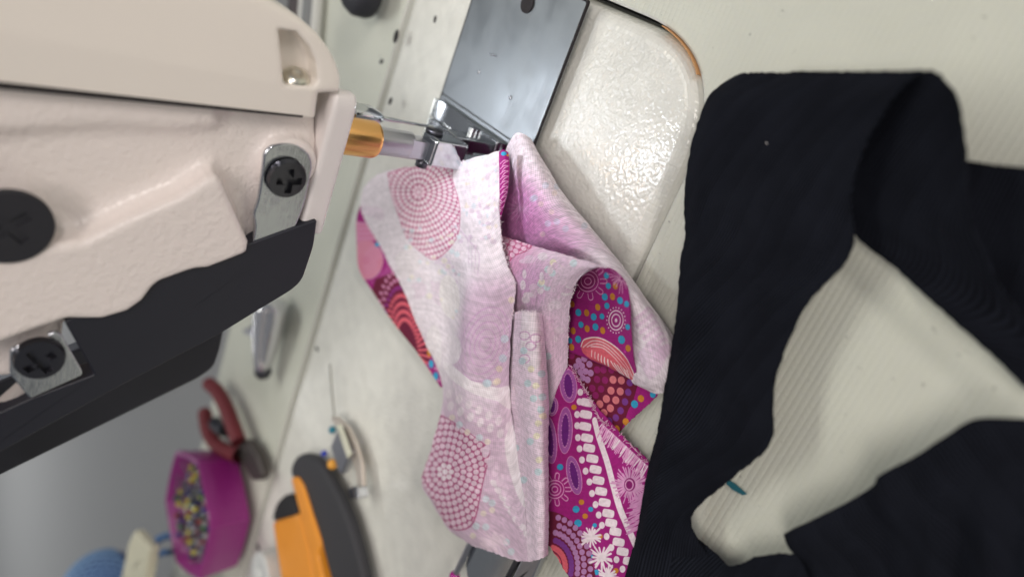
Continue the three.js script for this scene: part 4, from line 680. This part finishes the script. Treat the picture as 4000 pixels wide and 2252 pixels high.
{ // black and orange handled tool
  const t = thing('thread_clippers', 'black and orange two-handled clippers lying at the lower edge of the picture', 'clippers', at(1200, 2100, 0.005));
  const blk = phys({ color: srgb(52, 52, 56), roughness: 0.6 }), org = phys({ color: srgb(236, 152, 44), roughness: 0.42, clearcoat: 0.2 });
  put(local(slab([[1125, 1785], [1165, 1772], [1205, 1786], [1238, 1830], [1305, 1955], [1348, 2070], [1378, 2185], [1410, 2330], [1290, 2340], [1250, 2200], [1222, 2085], [1165, 1940], [1105, 1850]], 0.013, 0.007, 0.003, 0.008), t), blk, 'grip', t);
  put(local(slab([[1118, 1866], [1142, 1862], [1166, 1900], [1236, 2130], [1226, 2175], [1262, 2340], [1215, 2340], [1190, 2150], [1160, 2030]], 0.0138, 0.007, 0.002, 0.003), t), org, 'grip_inlay', t);
  put(local(slab([[1044, 2040], [1060, 1968], [1098, 1930], [1128, 1940], [1150, 2010], [1100, 2026]], 0.0122, 0.0065, 0.002, 0.006), t), std({ color: srgb(34, 34, 37), roughness: 0.75 }), 'grip_tip', t);
  put(local(slab([[1044, 2040], [1100, 2022], [1152, 2004], [1190, 2150], [1215, 2340], [1090, 2340], [1062, 2160]], 0.0125, 0.007, 0.0025, 0.003), t), org, 'grip', t);
}
{ // loose metal presser foot
  const t = thing('loose_presser_foot', 'loose metal presser foot lying on the bed between clippers and printed fabric', 'presser foot', at(1350, 1720, 0.005));
  const warm = std({ color: srgb(210, 200, 188), metalness: 0.55, roughness: 0.4 });
  put(local(slab([[1284, 1630], [1310, 1628], [1352, 1664], [1385, 1730], [1408, 1810], [1416, 1900], [1408, 1950], [1395, 1935], [1385, 1850], [1362, 1775], [1330, 1700], [1300, 1655]], 0.0075, 0.002, 0.0006, 0.002), t), warm, 'sole', t);
  put(local(slab([[1284, 1745], [1316, 1665], [1362, 1770], [1328, 1852], [1318, 1850]], 0.0105, 0.004, 0.0008, 0.001), t), M.satin, 'shank', t);
  put(local(slab([[1306, 1662], [1322, 1656], [1364, 1775], [1350, 1792]], 0.0115, 0.0015, 0.0006, 0.0005), t), std({ color: srgb(226, 226, 205), metalness: 0.3, roughness: 0.35 }), 'bright_bar', t);
  put(local(slab([[1352, 1912], [1372, 1900], [1382, 1946], [1362, 1950]], 0.011, 0.006, 0.0006, 0.001), t), M.blackSteel, 'toe', t);
  put(local(slab([[1374, 1898], [1390, 1905], [1396, 1948], [1384, 1952]], 0.0115, 0.006, 0.0006, 0.001), t), M.chrome, 'toe', t);
}
function bead(name, X, Y, r, col, label, sx = 1) { const p = at(X, Y, 0.005 + r); const m = put(new THREE.SphereGeometry(r, 18, 12), std({ color: col, roughness: 0.35 }), name); m.position.copy(p); m.scale.x = sx; m.userData = { label, category: 'bead' }; }
bead('bead', 1298, 1678, 0.0021, srgb(28, 120, 140), 'small teal bead touching the loose presser foot');
bead('bead_001', 1266, 1770, 0.0018, srgb(40, 60, 170), 'small blue bead between black clipper grip and loose presser foot');
bead('bead_002', 1298, 1812, 0.0028, srgb(232, 165, 60), 'small orange bead beside the shank of the loose presser foot');
{ const g = tube([at(1288, 1420, 0.0056), at(1296, 1520, 0.0056), at(1306, 1628, 0.0056)], 0.0005, 10, 8); const m = put(g, std({ color: srgb(150, 150, 142), roughness: 0.5 }), 'thread'); m.userData = { label: 'thin grey thread lying on the bed above the loose presser foot', category: 'thread' }; }
{ // chrome knob behind the bed
  const t = thing('chrome_lever', 'shiny chrome knob lying behind the bed below the black guard', 'knob', at(1030, 1330, 0.01));
  const p = at(1062, 1170, 0.013), q = at(1020, 1450, 0.01), L = p.distanceTo(q);
  put(local(between(lathe([[0, 0], [0.0055, 0.0002], [0.0092, 0.002], [0.0098, 0.006], [0.0088, L * 0.45], [0.0066, L * 0.75], [0.0048, L * 0.93], [0, L]].map(([r, y]) => [r, y]), 36), p, q), t), std({ color: srgb(222, 222, 226), metalness: 0.75, roughness: 0.16 }), 'knob', t);
  const cap = new THREE.SphereGeometry(0.0052, 20, 14); cap.translate(q.x, q.y - 0.001, q.z); put(local(cap, t), M.blackSteel, 'end_cap', t);
  put(local(slab([[930, 1290], [985, 1255], [1010, 1300], [990, 1330], [945, 1310]], 0.012, 0.008, 0.002, 0.002), t), M.satin, 'wing', t);
}
{ // black rubber knob and rails at the far edge
  const p = at(1452, -20, 0.006), k = put(lathe([[0, 0], [0.011, 0], [0.0118, 0.002], [0.0118, 0.008], [0.0095, 0.012], [0.004, 0.0135], [0, 0.0138]], 36), M.rubber, 'rubber_knob'); k.position.copy(p); k.userData = { label: 'round black rubber knob on the far edge of the bed', category: 'knob' };
  const cols = [[1168, 0.006, srgb(58, 50, 52)], [1196, 0.0045, srgb(196, 196, 190)], [1218, 0.005, srgb(120, 122, 122)], [1240, 0.0035, srgb(205, 205, 198)]], t = thing('grey_rail', 'grey ribbed rail behind the head at the upper edge', 'rail', at(1200, 20, 0));
  for (const [X, r, c] of cols) put(local(tube([at(X + 30, -420, r), at(X + 8, -100, r), at(X - 14, 170, r)], r, 10, 14), t), std({ color: c, roughness: 0.5 }), 'rib', t);
}
{ // blue lattice pot, its thin hoop, cream stick, white cap
  const c = at(470, 2395, 0.035), t = thing('blue_basket', 'round blue lattice basket cut off by the lower left corner', 'basket', V(c.x, 0, c.z));
  const blue = std({ color: srgb(20, 62, 135), roughness: 0.5 }), R = 0.05;
  const dome = new THREE.SphereGeometry(R, 48, 24); dome.scale(1, 0.72, 1); dome.translate(0, 0.045, 0); put(dome, blue, 'bowl', t);
  const rods = []; for (let i = 0; i < 44; i++) for (const s of [-1, 1]) { const a0 = i / 44 * 6.283, pts = []; for (let k = 0; k <= 8; k++) { const e = -0.2 + k / 8 * 1.3, a = a0 + s * k * 0.09; pts.push(V(R * 1.01 * Math.cos(e) * Math.cos(a), 0.045 + R * 0.728 * Math.sin(e), R * 1.01 * Math.cos(e) * Math.sin(a))); } rods.push(tube(pts, 0.0009, 10, 5)); }
  const lm = put(mergeGeometries(rods), std({ color: srgb(130, 165, 205), roughness: 0.6 }), 'lattice', t); lm.userData.kind = 'stuff';
  const pts = [[590, 2290], [588, 2190], [605, 2120], [640, 2095], [680, 2090]].map(([X, Y]) => at(X, Y, 0.025)); const hp = put(tube(pts, 0.0026, 40, 10), blue.clone(), 'blue_loop'); hp.material.color = srgb(62, 112, 172); hp.userData = { label: 'thin blue plastic loop between cream stick and purple pin dish', category: 'loop' };
  const hp2 = put(tube([[600, 2180], [625, 2160], [665, 2155]].map(([X, Y]) => at(X, Y, 0.02)), 0.0022, 20, 10), hp.material, 'strut', undefined); hp.attach(hp2);
  const p0 = at(560, 2075, 0.055), st = thing('cream_stick', 'cream plastic stick with slanted tip in front of the blue basket', 'stick', V(p0.x, 0, p0.z));
  const q = (X, Y) => at(X, Y, 0.05); const sg = slab([[510, 2070], [572, 2142], [545, 2300], [450, 2300], [487, 2120]], 0.05, 0.007, 0.002, 0.004); put(local(sg, st), phys({ color: srgb(226, 222, 196), roughness: 0.5 }), 'blade', st);
  const w = at(1010, 2235, 0.016), cp = put(lathe([[0, 0], [0.0115, 0], [0.012, 0.001], [0.012, 0.0095], [0.011, 0.0108], [0.004, 0.0108], [0.0035, 0.009], [0, 0.009]], 36), phys({ color: srgb(205, 208, 206), roughness: 0.35 }), 'bobbin'); cp.position.set(w.x, 0.005, w.z); cp.userData = { label: 'pale grey round bobbin between pin dish and orange grip', category: 'bobbin' };
}
{ // steel blades and magenta pin at the hem
  const t = thing('steel_tweezers', 'polished steel tweezers poking out from under the pale hem', 'tweezers', at(1930, 2210, 0.006));
  put(local(slab([[1846, 2110], [1990, 2150], [2010, 2190], [1935, 2320], [1830, 2320], [1815, 2200]], 0.0075, 0.002, 0.0004, 0.0005), t), M.chrome, 'blade', t);
  put(local(slab([[2005, 2180], [2030, 2180], [1990, 2250], [1955, 2320], [1930, 2320]], 0.0085, 0.003, 0.0005, 0.0005), t), M.blackSteel, 'groove', t);
  put(local(slab([[2035, 2180], [2115, 2170], [2080, 2250], [2040, 2320], [1965, 2320]], 0.0085, 0.003, 0.0006, 0.0005), t), M.satin, 'blade', t);
  const pin = thing('ball_pin', 'steel pin with magenta ball head at the lower edge', 'pin', at(1778, 2246, 0.008));
  put(local(tube([at(1842, 2110, 0.0085), at(1810, 2180, 0.0085), at(1778, 2244, 0.0085)], 0.0014, 8, 10), pin), M.satin, 'shaft', pin);
  const b = new THREE.SphereGeometry(0.0023, 20, 14), p = at(1776, 2248, 0.0085); b.translate(p.x, p.y, p.z); put(local(b, pin), phys({ color: srgb(176, 10, 140), roughness: 0.25, clearcoat: 0.5 }), 'head', pin);
  const mk = slab([[2842, 1872], [2870, 1888], [2918, 1930], [2900, 1934], [2860, 1912], [2836, 1890]], 0.0004, 0.0003, 0.0001, 0.0003); const m = put(mk, std({ color: srgb(34, 104, 118), roughness: 0.8 }), 'ink_mark'); m.userData = { label: 'short teal pen mark on the white table beside the black fabric', category: 'mark' };
}
renderer.render(scene, camera);
